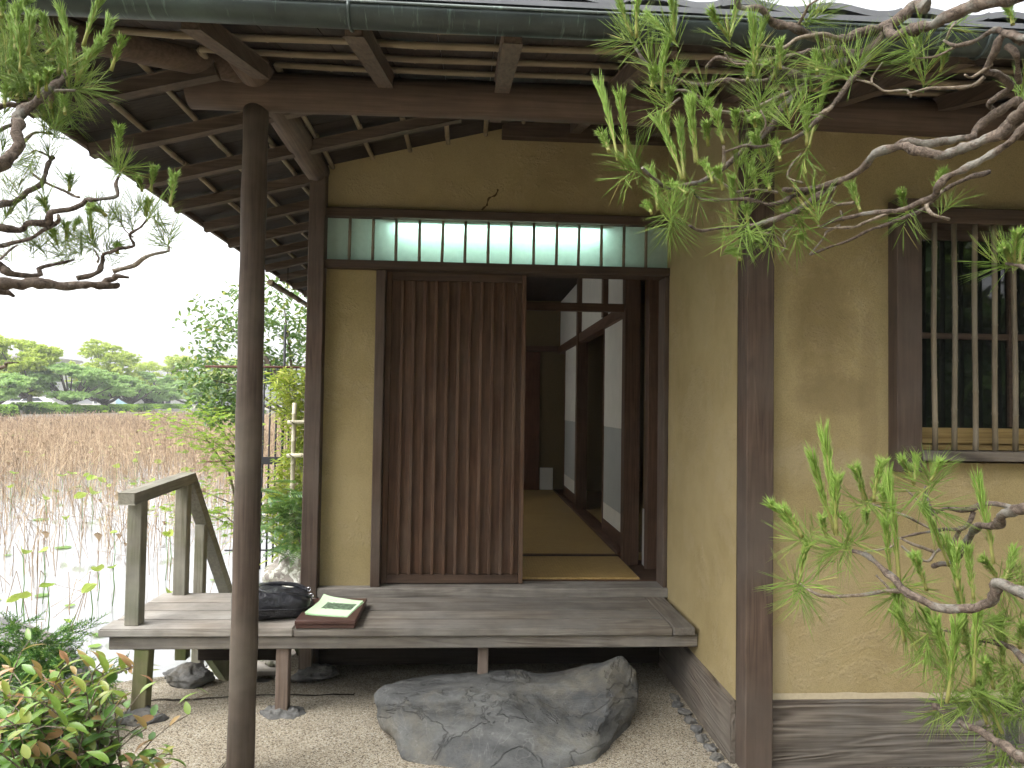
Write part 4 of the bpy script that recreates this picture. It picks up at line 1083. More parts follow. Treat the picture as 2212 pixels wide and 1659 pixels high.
for x, y, a, *r in [q for i_, q in enumerate([(372, 205, 150), (372, 200, 95), (555, 200, 80), (560, 190, 130), (820, 190, 100), (800, 230, 140), (945, 330, 95), (960, 500, 80), (955, 490, 120), (535, 425, 110), (530, 500, 200),
        (385, 800, 170), (385, 795, 120), (360, 810, 215), (612, 855, 75), (545, 1030, 90), (545, 1035, 270), (560, 1060, 10), (900, 1055, 90), (900, 1065, 250), (950, 925, 100), (1165, 490, 60), (1160, 490, 140),
        (665, 785, 85), (1185, 715, 250), (1000, 785, 80), (1010, 905, 110), (985, 600, 60), (1740, 400, 100), (1760, 420, 270), (1715, 255, 150), (1705, 250, 60), (1865, 130, 60), (1870, 125, 20), (995, 60, 90), (1000, 50, 40),
        (1190, 110, 70), (1190, 100, 20), (1670, 1025, 280), (1665, 1015, 240), (1830, 1000, 60), (1835, 990, 30), (1150, 1055, 260), (1150, 1045, 90), (1480, 1060, 270), (470, 350, 130), (700, 500, 80), (740, 570, 100),
        (1370, 360, 170), (1385, 345, 110), (1530, 300, 30), (620, 870, 200), (640, 900, 300), (760, 860, 280), (900, 510, 330), (860, 790, 80), (760, 950, 140), (1040, 380, 80), (1420, 330, 60), (2060, 560, 80), (2210, 470, 90), (2200, 470, 40),
        (830, 680, 70), (1110, 610, 100), (1240, 1040, 90), (430, 320, 100), (1290, 360, 120), (1000, 590, 120), (2100, 200, 270), (890, 900, 70), (800, 1180, 60), (950, 1110, 100), (1020, 1100, 260), (590, 1040, 150)]) if i_ % 3 != 2]:
    PR.tuft(x, y, 1.58+.08*math.sin(x*.7+y), Z3, a)
for c in [(290, 760, 235, 400), (330, 750, 312, 462), (250, 720, 225, 640), (500, 440, 490, 200), (535, 640, 520, 530), (595, 850, 515, 560), (605, 850, 582, 580), (655, 770, 640, 485), (670, 780, 620, 500), (935, 360, 930, 95), (945, 300, 960, 110),
          (1195, 700, 1252, 415), (1185, 690, 1190, 515), (1440, 1005, 1400, 880), (478, 990, 475, 795), (450, 1010, 440, 960), (790, 680, 740, 545), (850, 640, 850, 530), (360, 170, 270, 0), (380, 180, 375, -20), (555, 180, 560, 20), (560, 200, 440, 60),
          (825, 170, 850, 10), (810, 170, 720, 60), (740, 560, 725, 470), (1060, 330, 1050, 200), (1000, 330, 1000, 290), (575, 360, 575, 300), (905, 380, 905, 340), (1235, 350, 1232, 290), (940, 600, 930, 540), (1060, 760, 1040, 690), (980, 770, 930, 640),
          (950, 920, 930, 780), (1010, 900, 1000, 850), (740, 870, 720, 760), (790, 900, 760, 800), (850, 1050, 830, 850), (905, 1050, 910, 975), (1660, 1010, 1620, 920), (1680, 330, 1680, 255), (1815, 340, 1860, 240), (1700, 230, 1690, 160), (1115, 1060, 1090, 1000),
          (975, 1190, 965, 1130), (870, 1230, 850, 1180), (1160, 1150, 1155, 1110), (1790, 900, 1800, 830), (2160, 120, 2150, 30), (1500, 740, 1500, 735), (450, 420, 470, 330), (530, 560, 540, 430), (720, 690, 690, 590), (620, 920, 560, 850), (1020, 380, 1060, 250)]:
    if abs(c[0]-c[2])+abs(c[1]-c[3]) > 20: PR.candle(*c, 1.58+.07*math.sin(c[0]), Z3)
# right edge, by the window
PR.branch([(2600, 1290), (2350, 1290), (2250, 1275), (2180, 1262), (2120, 1250)], (1.25, 1.5), 30, 10, Z3)
PR.tuft(2130, 1255, 1.5, Z3, 170); PR.tuft(2140, 1250, 1.5, Z3, 90); PR.tuft(2180, 1265, 1.48, Z3, 60)
for c in ((2150, 1240, 2100, 1150), (2165, 1240, 2160, 1100), (2190, 1250, 2215, 1150)): PR.candle(*c, 1.48, Z3)
# lower boughs
PR.branch([(2000, 380), (1700, 440), (1500, 480), (1420, 512), (1360, 558), (1300, 572), (1280, 612), (1220, 672), (1160, 720), (1095, 752)], (1.2, 1.75), 46, 20, Z8)
PR.branch([(1440, 490), (1400, 478), (1350, 468), (1290, 490), (1220, 500), (1150, 490), (1095, 520), (1062, 480), (1060, 395)], (1.6, 1.75), 28, 11, Z8)
PR.branch([(1260, 505), (1215, 575), (1130, 580), (1050, 592), (950, 622)], (1.68, 1.72), 20, 10, Z8)
PR.branch([(1215, 575), (1195, 650), (1110, 690), (1050, 722), (980, 692), (935, 655)], (1.68, 1.72), 18, 10, Z8)
PR.branch([(1105, 690), (1000, 652), (940, 625), (880, 660), (790, 690)], (1.72, 1.78), 13, 8, Z8)
PR.branch([(1090, 505), (1020, 460), (965, 405)], (1.74, 1.74), 9, 7, Z8)
PR.branch([(1150, 620), (1040, 560), (950, 520), (870, 490), (800, 468)], (1.75, 1.8), 11, 8, Z8)
PR.branch([(2000, 1000), (1700, 920), (1500, 870), (1410, 842), (1370, 882), (1320, 930), (1250, 945), (1130, 940), (1040, 900), (945, 852), (880, 780), (800, 705), (735, 685)], (1.2, 1.55), 52, 20, Z8)
PR.branch([(945, 855), (860, 855), (780, 870), (660, 886), (560, 872), (500, 836)], (1.58, 1.6), 18, 11, Z8)
PR.branch([(880, 850), (860, 830), (850, 800)], (1.58, 1.6), 14, 8, Z8)
PR.branch([(2100, 1900), (1700, 1700), (1480, 1600), (1380, 1540), (1280, 1480), (1190, 1440), (1108, 1385)], (1.2, 1.6), 50, 22, Z8)
PR.branch([(1900, 1300), (1600, 1220), (1500, 1180), (1440, 1122), (1380, 1100), (1280, 1082)], (1.3, 1.7), 36, 14, Z8)
PR.branch([(1290, 1080), (1170, 1050), (1100, 1024)], (1.7, 1.72), 14, 9, Z8)
PR.branch([(1500, 1440), (1430, 1430), (1400, 1440)], (1.6, 1.65), 14, 10, Z8)
for x, y, a in [(705, 665, 200), (700, 660, 40), (700, 665, 160), (690, 680, 240), (945, 840, 225), (950, 845, 0), (940, 850, 250), (490, 835, 170), (490, 840, 260), (495, 840, 20), (1075, 385, 90), (1070, 390, 200), (795, 465, 190), (805, 470, 330), (1060, 480, 340),
        (530, 640, 180), (520, 640, 60), (1130, 1370, 225), (1140, 1370, 40), (1270, 1320, 200), (1270, 1310, 340), (1280, 1330, 280), (1210, 1080, 10), (1300, 1000, 340), (1400, 820, 20), (1390, 830, 330), (1420, 1090, 10), (1300, 1100, 200), (1060, 1090, 240),
        (1010, 950, 290), (1250, 1380, 180), (1400, 1350, 260), (1440, 1380, 60), (1380, 1480, 250), (1490, 1400, 160), (1130, 1060, 230), (1460, 1220, 180), (1450, 1000, 160), (1480, 1300, 100), (1170, 1200, 200), (1340, 1200, 320), (960, 1010, 300), (1430, 1560, 300), (1400, 1600, 250), (1480, 860, 60)]:
    PR.tuft(x, y, 1.6+.08*math.sin(x+y*.3), Z8, a, 1.05)
for c in [(655, 610, 610, 170), (650, 610, 530, 262), (655, 600, 625, 365), (490, 610, 370, 460), (500, 620, 430, 480), (935, 820, 905, 370), (880, 600, 860, 400), (790, 460, 728, 305), (822, 460, 826, 285), (1360, 740, 1315, 380), (1160, 750, 1065, 500), (490, 800, 490, 650),
          (1075, 370, 1130, 290), (1000, 380, 960, 260), (1000, 390, 1030, 260), (610, 620, 580, 540), (790, 560, 770, 510), (1230, 960, 1165, 640), (1270, 900, 1250, 680), (1200, 860, 1190, 660), (1060, 860, 1010, 700), (960, 1090, 910, 880), (1030, 1150, 930, 950),
          (1140, 1170, 1060, 960), (1150, 1365, 1210, 1020), (1270, 1290, 1275, 960), (1265, 1290, 1230, 900), (1420, 1330, 1375, 1010), (1400, 1500, 1305, 1295), (1390, 820, 1310, 720), (1400, 830, 1470, 680), (1170, 1240, 1100, 1010), (1360, 1300, 1340, 1180),
          (1300, 1290, 1350, 1180), (1440, 1400, 1480, 1290), (1020, 760, 1030, 700), (715, 640, 710, 520), (900, 800, 870, 560), (1420, 1120, 1400, 1000), (1480, 1120, 1470, 1000), (1330, 1460, 1290, 1330), (1230, 1100, 1200, 960)]:
    PR.candle(*c, 1.58+.09*math.sin(c[0]*.9), Z8)

# --- pine on the left
PL = Pine('pine_tree', 'pine at the left edge with dark twisted branches against the white sky', (-2.15, 1.55, 0))
P = [(-2.15+.05*math.sin(z*2), 1.55+.05*math.cos(z*1.7), z) for z in frange(-.05, 3.6, .1)]
tube('trunk', P, [.11-.018*z[2] for z in P], BARK, PL.t, 14, .3, nscale=25)
yl = 1.75
PL.branch([(-1500, 1500), (-700, 1300), (-200, 1180), (0, 1085), (80, 992), (140, 940), (132, 840), (112, 745), (170, 690), (260, 640), (330, 582), (390, 522), (440, 470)], (1.55, yl), 80, 34, Z1)
PL.branch([(-300, 720), (-100, 715), (0, 710), (90, 690), (160, 700)], (1.7, yl), 34, 22, Z1)
PL.branch([(255, 645), (300, 650), (380, 610), (480, 575)], (yl, 1.72), 28, 15, Z1)
PL.branch([(150, 930), (200, 890), (250, 870), (330, 860)], (yl, 1.8), 24, 12, Z1)
PL.branch([(-300, 960), (-100, 900), (0, 860), (70, 830), (110, 800)], (1.7, yl), 26, 16, Z1)
PL.branch([(-500, 1450), (-200, 1400), (0, 1330), (80, 1290), (200, 1258), (290, 1190), (320, 1110), (370, 1032)], (1.6, 1.8), 44, 20, Z1)
PL.branch([(370, 1032), (320, 1010), (250, 985), (180, 1000)], (1.8, 1.82), 14, 8, Z1)
PL.branch([(190, 1115), (240, 1150), (310, 1190), (420, 1240), (470, 1265), (530, 1290)], (1.78, 1.76), 14, 14, Z1)
PL.branch([(-600, 1540), (-200, 1490), (0, 1480), (100, 1482), (200, 1460), (300, 1440), (340, 1392), (440, 1352), (505, 1315), (540, 1290), (620, 1300), (690, 1290), (750, 1262), (745, 1190), (770, 1120)], (1.6, 1.72), 46, 13, Z1)
PL.branch([(300, 1440), (340, 1440), (400, 1430), (390, 1400)], (1.66, 1.66), 26, 16, Z1)
PL.branch([(-300, 1600), (0, 1580), (80, 1590), (200, 1545), (290, 1500), (350, 1450)], (1.6, 1.66), 26, 14, Z1)
PL.branch([(0, 1680), (60, 1620), (120, 1590)], (1.6, 1.64), 16, 10, Z1)
PL.branch([(-900, 1880), (-300, 1850), (0, 1845), (150, 1844), (300, 1834), (450, 1846), (600, 1848), (700, 1856), (752, 1845)], (1.5, 1.7), 72, 34, Z1)
PL.branch([(-300, 1900), (-50, 1890), (30, 1890), (70, 1895), (90, 1920)], (1.55, 1.6), 40, 16, Z1)
PL.branch([(-300, 1700), (0, 1730), (60, 1770), (150, 1790), (260, 1780), (270, 1750), (380, 1710), (470, 1680)], (1.6, 1.72), 44, 13, Z1)
PL.branch([(660, 1845), (680, 1810), (730, 1800), (770, 1800), (812, 1794)], (1.7, 1.68), 36, 18, Z1)
PL.branch([(500, 1808), (560, 1790), (640, 1765), (645, 1700), (690, 1660), (740, 1645), (790, 1620), (850, 1582), (852, 1530), (910, 1470), (960, 1420)], (1.7, 1.76), 28, 10, Z1)
PL.branch([(640, 1700), (620, 1660), (600, 1610)], (1.72, 1.74), 12, 8, Z1)
PL.branch([(735, 1758), (850, 1720), (930, 1678), (1000, 1648), (1075, 1615), (1085, 1590)], (1.7, 1.74), 26, 13, Z1)
PL.branch([(850, 1530), (790, 1480), (780, 1430)], (1.75, 1.76), 10, 7, Z1)
PL.branch([(90, 1400), (120, 1340), (130, 1290)], (1.75, 1.76), 16, 9, Z1)
PL.branch([(-30, 2385), (20, 2370), (60, 2355), (100, 2350)], (1.9, 1.9), 20, 7, Z1)
for x, y, a in [(440, 470, 70), (480, 575, 0), (475, 570, 330), (480, 560, 40), (400, 430, 110), (330, 860, 80), (300, 860, 40), (440, 380, 150), (250, 480, 150), (200, 520, 180), (60, 400, 100), (80, 420, 0), (30, 470, 30), (120, 560, 70), (150, 600, 120), (300, 420, 170),
        (350, 880, 100), (390, 760, 60), (420, 700, 280), (770, 1120, 20), (760, 1110, 120), (750, 1130, 45), (250, 1000, 170), (220, 1010, 260), (320, 1040, 80), (600, 1560, 95), (600, 1590, 190), (560, 1600, 150), (440, 1560, 60), (780, 1440, 110), (960, 1420, 60), (940, 1400, 120),
        (1085, 1590, 80), (1080, 1580, 130), (470, 1680, 160), (430, 1690, 60), (440, 1240, 90), (640, 1360, 110), (300, 1320, 100), (30, 1420, 80), (60, 1680, 120), (200, 1640, 110), (120, 1260, 100), (870, 1400, 90), (300, 1660, 120), (380, 1640, 80), (10, 1000, 60), (80, 1060, 20), (730, 1690, 70), (40, 250, 90), (150, 330, 60), (0, 330, 40), (90, 300, 120), (200, 400, 100), (320, 480, 60), (380, 640, 300), (60, 640, 60), (20, 760, 90), (520, 1640, 110), (680, 1640, 60), (620, 1600, 120), (160, 1500, 90), (350, 1540, 110), (700, 1480, 80), (860, 1480, 100), (1010, 1460, 60), (60, 1240, 90), (180, 1380, 70), (260, 1560, 100)]:
    PL.tuft(x, y, 1.76+.06*math.sin(x+y), Z1, a, 1.0 if y < 1000 else .8)
for c in [(760, 1020, 790, 835), (975, 1240, 1000, 1100), (920, 1240, 915, 1150), (1100, 1340, 1140, 1140), (600, 1550, 560, 1335), (600, 380, 760, 160), (540, 300, 630, -30), (480, 380, 395, 85), (500, 520, 620, 260), (510, 540, 560, 340), (440, 560, 420, 420), (140, 300, 190, 90), (40, 200, 130, -20),
          (20, 180, 20, 0), (130, 470, 150, 200), (330, 300, 250, 100), (250, 640, 240, 510), (160, 640, 160, 510), (60, 620, 70, 560), (290, 760, 260, 680), (340, 770, 350, 640), (420, 740, 430, 640), (450, 1240, 450, 1140), (380, 480, 390, 280), (430, 1560, 435, 1450), (330, 1440, 300, 1290),
          (690, 1400, 620, 1320), (945, 1400, 940, 1300), (760, 1640, 755, 1560), (370, 1590, 365, 1490), (480, 1490, 480, 1430), (300, 350, 380, 260), (230, 420, 100, 200), (720, 460, 780, 250), (70, 560, 20, 460), (300, 590, 290, 450), (100, 330, 90, 150), (180, 360, 230, 120), (20, 420, 10, 260), (60, 480, 110, 330), (340, 420, 330, 250), (410, 450, 470, 250), (260, 500, 200, 380), (480, 420, 470, 200), (110, 640, 120, 540), (200, 600, 210, 480), (30, 690, 20, 600), (330, 700, 310, 600), (130, 250, 60, 60), (10, 120, -20, -40)]:
    PL.candle(*c, 1.75+.06*math.sin(c[0]), Z1)

# ------------------------------------------------------------------ leaves as parts, the rest of a crown as one mass
def leaf_shape(L, w, n=5, fold=.25, curl=.2, serr=0.0):
    """pointed leaf from the origin along +Y, folded at the midrib"""
    V, F = [], []
    for i in range(n+1):
        t = i/n; hw = w*math.sin(math.pi*min(1, t*.93+.05))**.8*(1-.25*t)
        z = -curl*L*t*t
        V += [(-hw, L*t, z+fold*hw), (0, L*t, z), (hw, L*t, z+fold*hw)]
    for i in range(n):
        a = 3*i; F += [(a, a+1, a+4, a+3), (a+1, a+2, a+5, a+4)]
    return V, F
def star_leaf(L):
    V = [(0, 0, 0)]; F = []
    for k in range(5):
        a = R(-70+35*k); l = L*(1-.12*abs(k-2)); c = Vector((math.sin(a), math.cos(a), 0)); s = Vector((c.y, -c.x, 0))
        b = len(V); V += [tuple(c*l*.35+s*l*.13), tuple(c*l+Vector((0, 0, -.12*l))), tuple(c*l*.35-s*l*.13)]; F.append((0, b, b+1, b+2))
    return V, F
def leaves(parent, spots, shapes, mat, limit=300, rnd=None, name='leaf', keep=None):
    """spots: (location, quaternion, scale, tone); nearest to the viewer become parts, the others one mass"""
    rnd = rnd or random.Random(1)
    spots = sorted(spots, key=lambda s: (Vector(s[0])-CAM).length)
    lib = []
    for (V, F) in shapes:
        for tone in (.08, .28, .48, .68, .9):
            me = mesh(name, V, F, True, [tone]*len(V)); me.materials.append(mat); lib.append((me, tone))
    nshape = len(shapes)
    for loc, q, sc, tone in spots[:limit]:
        k = rnd.randrange(nshape); j = min(4, int(tone*5)); place(name, lib[k*5+j][0], parent, loc, q, sc)
    rest = spots[limit:]
    if rest:
        V, F, C = [], [], []
        for loc, q, sc, tone in rest:
            sv, sf = shapes[rnd.randrange(nshape)]; b = len(V); m = q.to_matrix()
            for p in sv: V.append(m @ (Vector(p)*sc)+Vector(loc)); C.append(tone)
            F += [tuple(b+i for i in f) for f in sf]
        o = link('foliage', mesh('foliage', V, F, True, C), mat, parent); o['kind'] = 'stuff'
def aim(d, rg, roll=.6):
    """quaternion turning +Y to d with the leaf's face upwards"""
    d = Vector(d).normalized(); s = d.cross(Vector((0, 0, 1)))
    if s.length < 1e-3: s = Vector((1, 0, 0))
    s.normalize(); n = s.cross(d)
    q = Matrix((s, d, n)).transposed().to_quaternion()
    return q @ Quaternion((0, 1, 0), rg.uniform(-roll, roll))

# ---- shrub with green and bronze leaves, front left
SHL = leaf_mat('shrub_leaf', [(0, (.07, .17, .035)), (.4, (.15, .29, .05)), (.66, (.26, .33, .06)), (.84, (.38, .26, .10)), (1, (.42, .21, .12))], .25, .32, .5)
rg = random.Random(21)
SB = thing('leafy_shrub', 'shrub with glossy green and bronze young leaves at the lower left corner', 'shrub', (-1.35, 2.35, 0))
spots = []
for i in range(190):
    bx, by = -1.36+rg.uniform(-.24, .26), 2.36+rg.uniform(-.26, .2)
    tx, ty = bx+rg.uniform(-.26, .34)*(1.15 if i % 3 else .6), by+rg.uniform(-.3, .25)
    reach = max(0, tx+1.16)
    hz = max(.16, rg.uniform(.30, .60)-reach*.95)
    if tx > -.86: tx = -.86-rg.random()*.15
    P = [(bx+(tx-bx)*t*t, by+(ty-by)*t*t, hz*(1-(1-t)**1.6)) for t in frange(0, 1, .125)]
    tube('stem', P, [.004-.0003*j for j in range(len(P))], TWIG, SB, 5)
    n = 10
    for j in range(n):
        t = .35+.65*j/(n-1); a = P[min(8, int(t*8))]; az = j*2.4+rg.uniform(-.4, .4); el = rg.uniform(.05, .6)+(.5 if j > n-3 else 0)
        d = Vector((math.cos(az)*math.cos(el), math.sin(az)*math.cos(el), math.sin(el)))
        tone = min(.99, max(.0, (.05+.45*rg.random()) if j < n-3 else rg.uniform(.35, 1.0)))
        spots.append((a, aim(d, rg), rg.uniform(.9, 1.4)*(1 if j < n-2 else .9), tone))
leaves(SB, spots, [leaf_shape(.056, .0125, 6, .35, .25), leaf_shape(.05, .0145, 6, .25, .1), leaf_shape(.062, .0115, 6, .45, .4)], SHL, 300, rg)

# ---- creeping juniper on the shore rock
JUN = leaf_mat('juniper', [(0, (.05, .15, .035)), (.5, (.11, .25, .055)), (1, (.27, .39, .08))], .25, .5, .25)
def spray(i):
    rr = random.Random(500+i); V, F, C = [], [], []
    def shoot(p, d, L, lev):
        n = int(L/.0042)
        for k in range(n):
            q = p+d*(L*k/n)+Vector((0, 0, -.12*L*(k/n)**2)); az = k*2.1+rr.random(); s = d.orthogonal().normalized(); s.rotate(Quaternion(d, az))
            needle_geo(V, F, C, q, d+s*.8, .013*rr.uniform(.7, 1.2), .0019, 1, 0, rr.uniform(0, .75)+.25*(k/n))
        if lev:
            for k in range(9):
                s = d.orthogonal().normalized(); s.rotate(Quaternion(d, rr.uniform(0, 6.3))); shoot(p+d*(L*(.10+.10*k)), (d+s*.75).normalized(), L*.5, lev-1)
    shoot(Vector((0, 0, 0)), Vector((0, 1, 0)), .11, 1)
    me = mesh('spray', V, F, False, C); me.materials.append(JUN); return me
SPR = [spray(i) for i in range(4)]
JB = thing('creeping_juniper', 'low green juniper spreading over the rock at the pond edge', 'shrub', (-1.95, 3.2, .05))
for i in range(420):
    u, v = rg.random(), rg.random(); x = -2.5+.86*u; y = 2.92+.5*v
    z = .03+.42*(.3+.7*v)*(1-max(0, (x+1.95)/.30)**2*.85)*rg.uniform(.6, 1.0)
    az = rg.uniform(-2.2, .6) if rg.random() < .75 else rg.uniform(0, 6.3)
    d = Vector((math.cos(az), math.sin(az)*.9, rg.uniform(.0, .55)))
    place('spray', rg.choice(SPR), JB, (x, y, max(.02, z)), aim(d, rg), rg.uniform(1.0, 1.5))
for i in range(9): tube('stem', spline([(-2.1, 3.2, .0, 0), (-2.1+.35*math.cos(i), 3.2+.15*math.sin(i), .12, 0), (-2.1+.5*math.cos(i), 3.2+.25*math.sin(i), .14, 0)], .05) and [(-2.1, 3.2, .0), (-2.1+.3*math.cos(i), 3.2+.15*math.sin(i), .10), (-2.1+.42*math.cos(i), 3.2+.22*math.sin(i), .13)], .006, BARK, JB, 6)

# ---- camellia-like tree beyond the fence
CAML = leaf_mat('broad_leaf', [(0, (.045, .11, .03)), (.5, (.11, .21, .045)), (.85, (.21, .31, .07)), (1, (.38, .36, .08))], .3, .3, .5)
CT = thing('broadleaf_tree', 'glossy leaved tree standing behind the iron fence at the pond', 'tree', (-2.4, 10.6, -.3))
tube('trunk', [(-2.3, 10.6, -.4), (-2.35, 10.6, .6), (-2.6, 10.5, 1.5), (-3.0, 10.6, 2.2)], [.07, .06, .045, .03], BARK, CT, 8)
spots = []
blobs = [(-3.45, 10.6, 2.55, .75, .75, .65), (-2.7, 10.6, 2.9, .7, .8, .55), (-3.6, 10.4, 1.75, .55, .6, .5), (-2.9, 10.8, 2.0, .5, .6, .35), (-2.2, 10.7, 2.5, .6, .7, .5), (-3.35, 10.4, 1.35, .45, .5, .3)]
for bx, by, bz, ax, ay, az_ in blobs:
    tube('branch', [(-2.45, 10.55, 1.2), ((bx-2.5)/2, by, (bz+1.3)/2+.1), (bx, by, bz)], [.03, .02, .008], BARK, CT, 6)
    for i in range(1000):
        v = Vector((rg.gauss(0, 1), rg.gauss(0, 1), rg.gauss(0, 1))).normalized()*rg.random()**.45
        p = (bx+v.x*ax, by+v.y*ay, bz+v.z*az_)
        if noise.noise(Vector(p)*2.6) < -.22: continue
        az = rg.uniform(0, 6.3); d = Vector((math.cos(az), math.sin(az), rg.uniform(-.9, .25)))
        spots.append((p, aim(d, rg, 1.0), rg.uniform(.75, 1.25), min(.99, rg.random()**1.3)))
leaves(CT, spots, [leaf_shape(.088, .021, 4, .3, .2), leaf_shape(.075, .021, 4, .2, .3)], CAML, 300, rg)

# ---- young maple over the water
MAP = leaf_mat('maple_leaf', [(0, (.20, .34, .05)), (.5, (.30, .46, .06)), (1, (.44, .54, .10))], .5, .5, .2)
MT = thing('young_maple', 'light green young maple leaning over the pond beyond the column', 'tree', (-1.75, 5.9, -.2))
tube('trunk', [(-1.7, 5.95, -.4), (-1.78, 5.92, .4), (-1.9, 5.9, .9), (-2.1, 5.85, 1.2)], [.018, .014, .010, .005], TWIG, MT, 6)
spots = []
tips = [((-2.42, 5.7, 1.36), 110), ((-2.3, 5.75, 1.2), 90), ((-2.1, 5.7, 1.42), 120), ((-1.9, 5.7, 1.3), 110), ((-2.35, 5.6, .80), 110), ((-2.25, 5.6, .62), 70), ((-2.0, 5.6, .62), 100), ((-1.9, 5.7, .95), 110), ((-2.05, 5.7, 1.1), 90), ((-1.8, 5.6, .5), 60)]
for tp, n in tips:
    a = Vector((-1.78, 5.92, min(.95, max(.1, tp[2]-.2)))); b = Vector(tp)
    tube('branch', [a, a.lerp(b, .5)+Vector((0, 0, .06)), b], [.005, .0035, .0015], TWIG, MT, 5)
    for i in range(n):
        t = rg.random()**.6; p = a.lerp(b, t)+Vector((rg.gauss(0, .12), rg.gauss(0, .12), rg.gauss(0, .035)+.06*t*(1-t)*4))
        az = rg.uniform(0, 6.3); spots.append((p, aim((math.cos(az), math.sin(az), -.25), rg, .4), rg.uniform(.7, 1.2), rg.random()))
leaves(MT, spots, [star_leaf(.042), star_leaf(.05)], MAP, 300, rg)

# ---- iron fence reaching into the water
IRON = flat('iron', (.025, .025, .028), .6, .4, .3); RUST = flat('rusty_iron', (.10, .05, .035), .85, .2, .1, var=.5, sc=20)
FN = thing('iron_fence', 'dark iron bar fence with a rusty top rail between the column and the house', 'fence', (-2.1, 8.0, -.35))
fz = 1.83
tube('top_rail', [(-2.86, 8.0, fz), (-1.55, 8.0, fz+.01)], .014, RUST, FN, 6)
tube('lower_rail', [(-2.86, 8.0, .80), (-2.45, 8.0, .81)], .010, RUST, FN, 6)
box('flat_rail', -2.42, -1.78, 7.985, 8.0, .78, .86, IRON, FN, .002)
tube('lower_rail', [(-2.6, 8.0, -.15), (-1.6, 8.0, -.14)], .010, IRON, FN, 6)
for i in range(12):
    x = -2.36+i*.068; tube('fence_bar', [(x, 8.0, -.45), (x, 8.0, fz)], .011, IRON, FN, 6)
tube('fence_post', [(-2.02, 8.02, -.45), (-2.02, 8.02, 2.3)], .016, IRON, FN, 6)

# ---- bamboo hedge with its pole frame
BL = leaf_mat('bamboo_leaf', [(0, (.20, .29, .04)), (.5, (.36, .43, .06)), (1, (.52, .52, .12))], .45, .45, .3)
BH = thing('bamboo_hedge', 'yellow green clipped bamboo growing against the house behind the corner post', 'hedge', (-1.5, 6.4, .2))
spots = []
for i in range(4600):
    x = -1.60+rg.random()*.40; y = 6.08+rg.random()*.32; z = .10+1.65*rg.random()
    x += .05*math.sin(z*7)+.03*rg.gauss(0, 1)-(.04 if z < .7 else 0)
    az = rg.uniform(0, 6.3); spots.append(((x, y, z), aim((math.cos(az), math.sin(az), rg.uniform(-.6, .5)), rg, .8), rg.uniform(.7, 1.2), rg.random()))
leaves(BH, spots, [leaf_shape(.09, .010, 3, .2, .3), leaf_shape(.07, .009, 3, .2, .1)], BL, 260, rg)
for i in range(14): x = -1.6+i*.04; tube('cane', [(x, 6.5, -.1), (x+rg.uniform(-.03, .03), 6.5, 1.6)], .005, BAMBOO, BH, 5)
BF = thing('bamboo_pole_frame', 'pale bamboo poles tied into a frame in front of the bamboo hedge', 'fence', (-1.4, 6.05, 0))
P, Rr = bamboo_pts((-1.43, 6.02, -.05), (-1.425, 6.02, 1.45), .019, rng, .22); tube('upright_pole', P, Rr, BAMBOO_W, BF, 10)
for z in (1.29, 1.02):
    P, Rr = bamboo_pts((-1.47, 5.99, z), (-.9, 5.99, z+.02), .017, rng, .25); tube('cross_pole', P, Rr, BAMBOO_W, BF, 10)
    tube('tie', [(-1.43+.024*math.cos(a), 6.0+.034*math.sin(a), z+.012*math.sin(a*2)) for a in frange(0, 6.28, .5)], .003, BLACK, BF, 5)

# ---- ferny shrub on the rock by the corner
FERN = leaf_mat('fern_leaf', [(0, (.035, .11, .035)), (.5, (.08, .19, .05)), (1, (.18, .30, .07))], .3, .35, .4)
def frond(i):
    rr = random.Random(700+i); V, F, C = [], [], []
    L = .20
    for k in range(13):
        t = .12+.85*k/12; c = Vector((0, L*t, -.25*L*t*t))
        for s in (-1, 1):
            l = .036*math.sin(math.pi*min(1, .25+.72*t)); d = Vector((s, .55, -.1)).normalized(); w = Vector((-d.y, d.x, 0))*.006
            b = len(V); V += [c, c+d*l*.5+w, c+d*l+Vector((0, 0, -.004)), c+d*l*.5-w]; F.append((b, b+1, b+2, b+3)); C += [rr.random()]*4
    v, f = tube_data([(0, L*t, -.25*L*t*t) for t in frange(0, 1, .2)], .0015, 4); b = len(V); V += v; F += [tuple(b+i for i in q) for q in f]; C += [.8]*len(v)
    me = mesh('frond', V, F, False, C); me.materials.append(FERN); return me
FRO = [frond(i) for i in range(3)]
FS = thing('ferny_shrub', 'dark green ferny shrub on the lichen rock beside the house corner post', 'shrub', (-1.15, 4.95, .5))
for i in range(170):
    x = -1.17+rg.gauss(0, .09); z = .66+rg.gauss(0, .10); y = 4.95+rg.gauss(0, .1); az = rg.uniform(-3.0, .2) if rg.random() < .7 else rg.uniform(0, 6.3)
    place('frond', rg.choice(FRO), FS, (min(-.95, x), y, z), aim((math.cos(az), math.sin(az), rg.uniform(-.3, .8)), rg), rg.uniform(.7, 1.15))
for i in range(8): tube('stem', [(-1.1, 5.0, .4), (-1.1+.1*math.cos(i), 5.0+.1*math.sin(i), .75)], .004, TWIG, FS, 5)
GRS = leaf_mat('grass_blade', [(0, (.12, .19, .03)), (1, (.30, .34, .06))], .4, .5, .2)
V, F, C = [], [], []
for i in range(260):
    x = -.98+rg.gauss(0, .05); y = 4.74+rg.uniform(0, .12); z = .50+rg.gauss(0, .07); az = rg.uniform(-2.6, -.5)
    needle_geo(V, F, C, Vector((x, y, z)), Vector((.5*math.cos(az), .5*math.sin(az), .5)), rg.uniform(.06, .13), .0016, 3, .9, rg.random())
o = link('grass_clump', mesh('grass_clump', V, F, False, C), GRS); o['kind'] = 'stuff'; o['label'] = 'tuft of thin grass hanging from the lichen rock'; o['category'] = 'grass'
